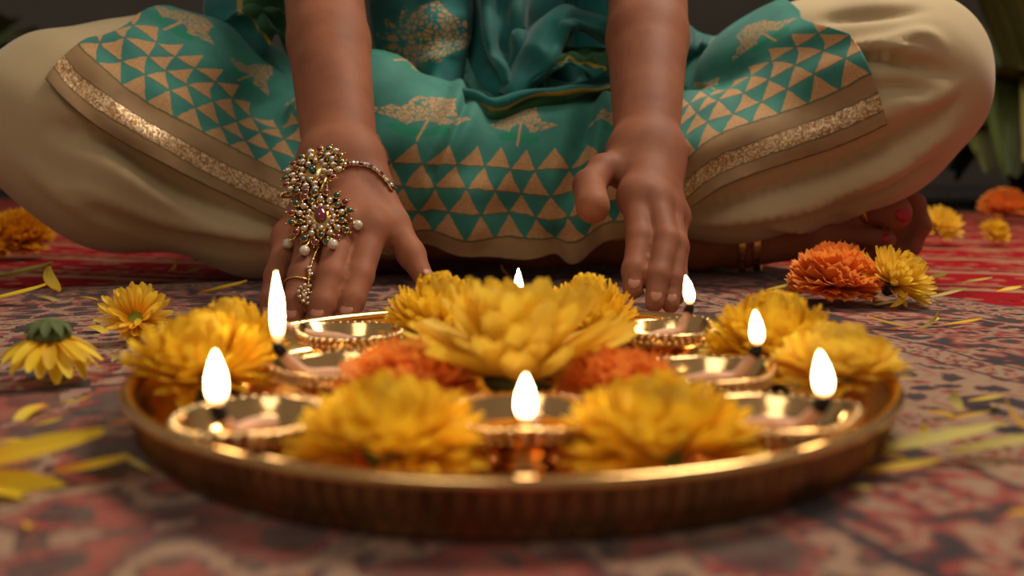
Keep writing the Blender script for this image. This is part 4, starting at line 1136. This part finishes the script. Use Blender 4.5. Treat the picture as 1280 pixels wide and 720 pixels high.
_P = [(15, 381, 90, 12, 'flat', 0.16), (60, 366, 46, 150, 'curl', 0.42), (62, 376, 42, -20, 'bow', 0.2), (113, 375, 30, 2, 'bow', 0.14), (220, 343, 22, -20, 'curl', 0.4), (238, 345, 24, 10, 'flat', 0.4),
      (280, 369, 62, 12, 'flat', 0.2), (123, 415, 46, -30, 'bow', 0.28), (30, 440, 34, 20, 'flat', 0.25), (95, 511, 44, -4, 'flat', 0.16), (25, 558, 60, 8, 'bow', 0.2), (146, 455, 20, 80, 'curl', 0.4),
      (62, 537, 38, 5, 'flat', 0.2), (38, 662, 40, 110, 'bow', 0.35), (168, 592, 60, 150, 'flat', 0.22), (118, 600, 110, -6, 'flat', 0.24),
      (1108, 412, 52, 160, 'flat', 0.22), (1166, 418, 40, -20, 'curl', 0.35), (1204, 411, 44, -18, 'flat', 0.2), (1170, 404, 14, 60, 'flat', 0.6), (1190, 516, 36, 100, 'curl', 0.5), (1182, 523, 42, -5, 'bow', 0.3), (1232, 508, 42, -12, 'flat', 0.24),
      (1244, 512, 26, 50, 'bow', 0.4), (1212, 530, 52, -10, 'flat', 0.15), (1152, 552, 26, 85, 'curl', 0.5), (1076, 622, 38, -55, 'flat', 0.4), (1276, 652, 34, -10, 'flat', 0.4), (1262, 368, 30, 0, 'flat', 0.35), (1222, 357, 34, -25, 'flat', 0.25),
      (628, 349, 24, 160, 'curl', 0.5), (762, 336, 22, 40, 'curl', 0.5), (888, 328, 50, -5, 'flat', 0.2), (858, 326, 24, 40, 'curl', 0.4), (975, 366, 36, 5, 'flat', 0.25), (1090, 560, 40, 10, 'bow', 0.3), (1115, 575, 90, -6, 'bow', 0.14), (1128, 388, 30, 0, 'curl', 0.5), (1106, 386, 28, -15, 'flat', 0.4)]
def where(px, py):
    if px < 130 and py < 400: return 'on the rug before the cream trouser knee'
    if px < 200 and py < 530: return 'on the rug around the face-down wilted flower'
    if px < 200: return 'on the rug by the two broad petals'
    if px < 330: return 'between the small daisy-like flower and the jewelled hand'
    if px < 840: return 'on the rug between the two hands'
    if px < 1050 and py < 380: return 'on the rug by the ankle and foot'
    if px > 1210 and py < 380: return 'on the border of the red rug'
    if py < 400: return 'tucked against the tipped yellow flower on the rug'
    if py < 430: return 'on the rug in front of the bright orange marigold'
    if py < 555: return 'on the rug beyond the longest pale petal'
    return 'on the rug along the longest pale petal'
for i, (px, py, L, an, kd, w) in enumerate(_P):
    sz = 'thin' if w < 0.21 else ('broad' if w > 0.34 else 'small')
    petal(px, py, L, an, kd, w, (PET_Y, PET_L, PET_P)[i % 3], '%s %s %s petal %s' % (sz, {'flat': 'flat', 'curl': 'curled', 'bow': 'arched'}[kd], ('deep yellow', 'bright yellow', 'pale yellow')[i % 3], where(px, py)))
petal(28, 352, 84, 4, 'flat', 0.26, PET_G, 'large pale green leaf-like petal on the rug by the trouser knee', None)
petal(36, 522, 66, -105, 'bow', 0.42, PET_L, 'short folded yellow petal below the face-down wilted flower', None)
petal(30, 600, 230, 2, 'flat', 0.30, PET_Y, 'broad flat yellow petal, the widest on the rug', 'two broad deep yellow petals')
petal(20, 618, 230, 5, 'bow', 0.30, PET_Y, 'broad arched yellow petal beside a flat one of its size on the rug', 'two broad deep yellow petals')
petal(158, 537, 40, 0, 'flat', 0.3, PET_O, 'single small orange petal on the rug beside the plate', None)
petal(1178, 378, 62, 2, 'flat', 0.15, PET_P, 'thin pale petal stretching from the tipped yellow flower', None)
petal(1165, 576, 190, -2, 'flat', 0.19, PET_P, 'longest pale yellow petal stretching away from the plate rim', None)
petal(1128, 600, 96, -10, 'flat', 0.22, PET_L, 'narrow yellow petal alongside the longest pale one', None)
petal(1262, 545, 70, 150, 'curl', 0.3, PET_Y, 'large curled deep yellow petal above the longest pale one', None)
petal(1248, 574, 120, -3, 'flat', 0.22, PET_P, 'wide pale petal lying end to end with the longest pale one', None)
petal(1164, 355, 44, 5, 'flat', 0.3, PET_G, 'greenish petal lying on the seam of the red rug', None, z=0.0)
petal(50, 258, 34, -20, 'flat', 0.35, PET_L, 'yellow petal on the red rug under the knee', None, z=ZR)

# ================================================================== plants behind
LEAF = Mat('dark_leaf'); _x, _y, _z = LEAF.xyz(LEAF.coord('UV')); _oi = X(LEAF.nt, LEAF.node('ShaderNodeObjectInfo').outputs['Random'])
_s = LEAF.noise(LEAF.comb(_x*6.0, _y*1.5, _oi*40.0), 2.0, 3)
LEAF.set(col=LEAF.mix((_x-0.5).abs() < 0.03, LEAF.mix(_oi, LEAF.ramp(_s, [(0.3, srgb(34, 66, 32)), (0.7, srgb(72, 108, 52))]), LEAF.ramp(_s, [(0.3, srgb(96, 92, 44)), (0.7, srgb(150, 138, 74))])), srgb(110, 112, 60)), rough=0.4); LEAF = LEAF.m
POT = simple('clay_pot', srgb(70, 48, 38), 0.8, var=0.2); SOIL = simple('soil', srgb(30, 22, 18), 0.95, var=0.4)
LEAFS = [petal_me(1.0, w, 0.12, c, 6, 14, 'leaf', tw, 0.015, seed=k+60) for k, (w, c, tw) in enumerate(((0.22, -1.9, 0.3), (0.28, -1.5, -0.3), (0.2, -2.3, 0.1), (0.25, -1.1, 0.2)))]
for m_ in LEAFS: m_.materials.append(LEAF)
def plant(loc, label, n, Lr, el, seed, az=(0, 360), ph=0.15):
    rn = random.Random(seed); t = empty('potted_plant', loc); tag(t, label, 'plant')
    link('pot', lathe('pot', [(0.0, 0.0), (0.10, 0.0), (0.145, ph*0.85), (0.155, ph*0.86), (0.155, ph), (0.14, ph), (0.135, ph*0.85)], 40, cap=False), POT, t)
    link('soil', lathe('soil', [(0.138, ph*0.88), (0.0, ph*0.9)], 24, cap=False), SOIL, t)
    for k in range(n):
        a = R_(az[0]+(az[1]-az[0])*(k+rn.random()*0.6)/n); e = R_(rn.uniform(*el)); d = Vector((math.cos(a)*math.cos(e), math.sin(a)*math.cos(e), math.sin(e)))
        L = rn.uniform(*Lr); me_ = LEAFS[k % 4]
        while e < 1.5:                                    # no leaf tip may dip to the floor
            d = Vector((math.cos(a)*math.cos(e), math.sin(a)*math.cos(e), math.sin(e))); R3 = aim(d, AX).to_3x3()
            if min((R3 @ v_.co).z for v_ in me_.vertices)*L+ph*0.85 > 0.06: break
            e += 0.08
        link('leaf', LEAFS[k % 4], None, t, Matrix.LocRotScale(Vector((0.03*math.cos(a), 0.03*math.sin(a), ph*0.85)), aim(d, AX).to_quaternion(), Vector((L, L, L))))
    return t
plant((1.78, 3.10, -0.012), 'big leafy potted plant with arching dark leaves beyond the bare foot', 54, (0.5, 1.2), (22, 84), 71)
plant((-2.85, 4.4, -0.012), 'leafy potted plant with a dark leaf reaching out above the far floor', 18, (1.1, 1.6), (45, 80), 72)
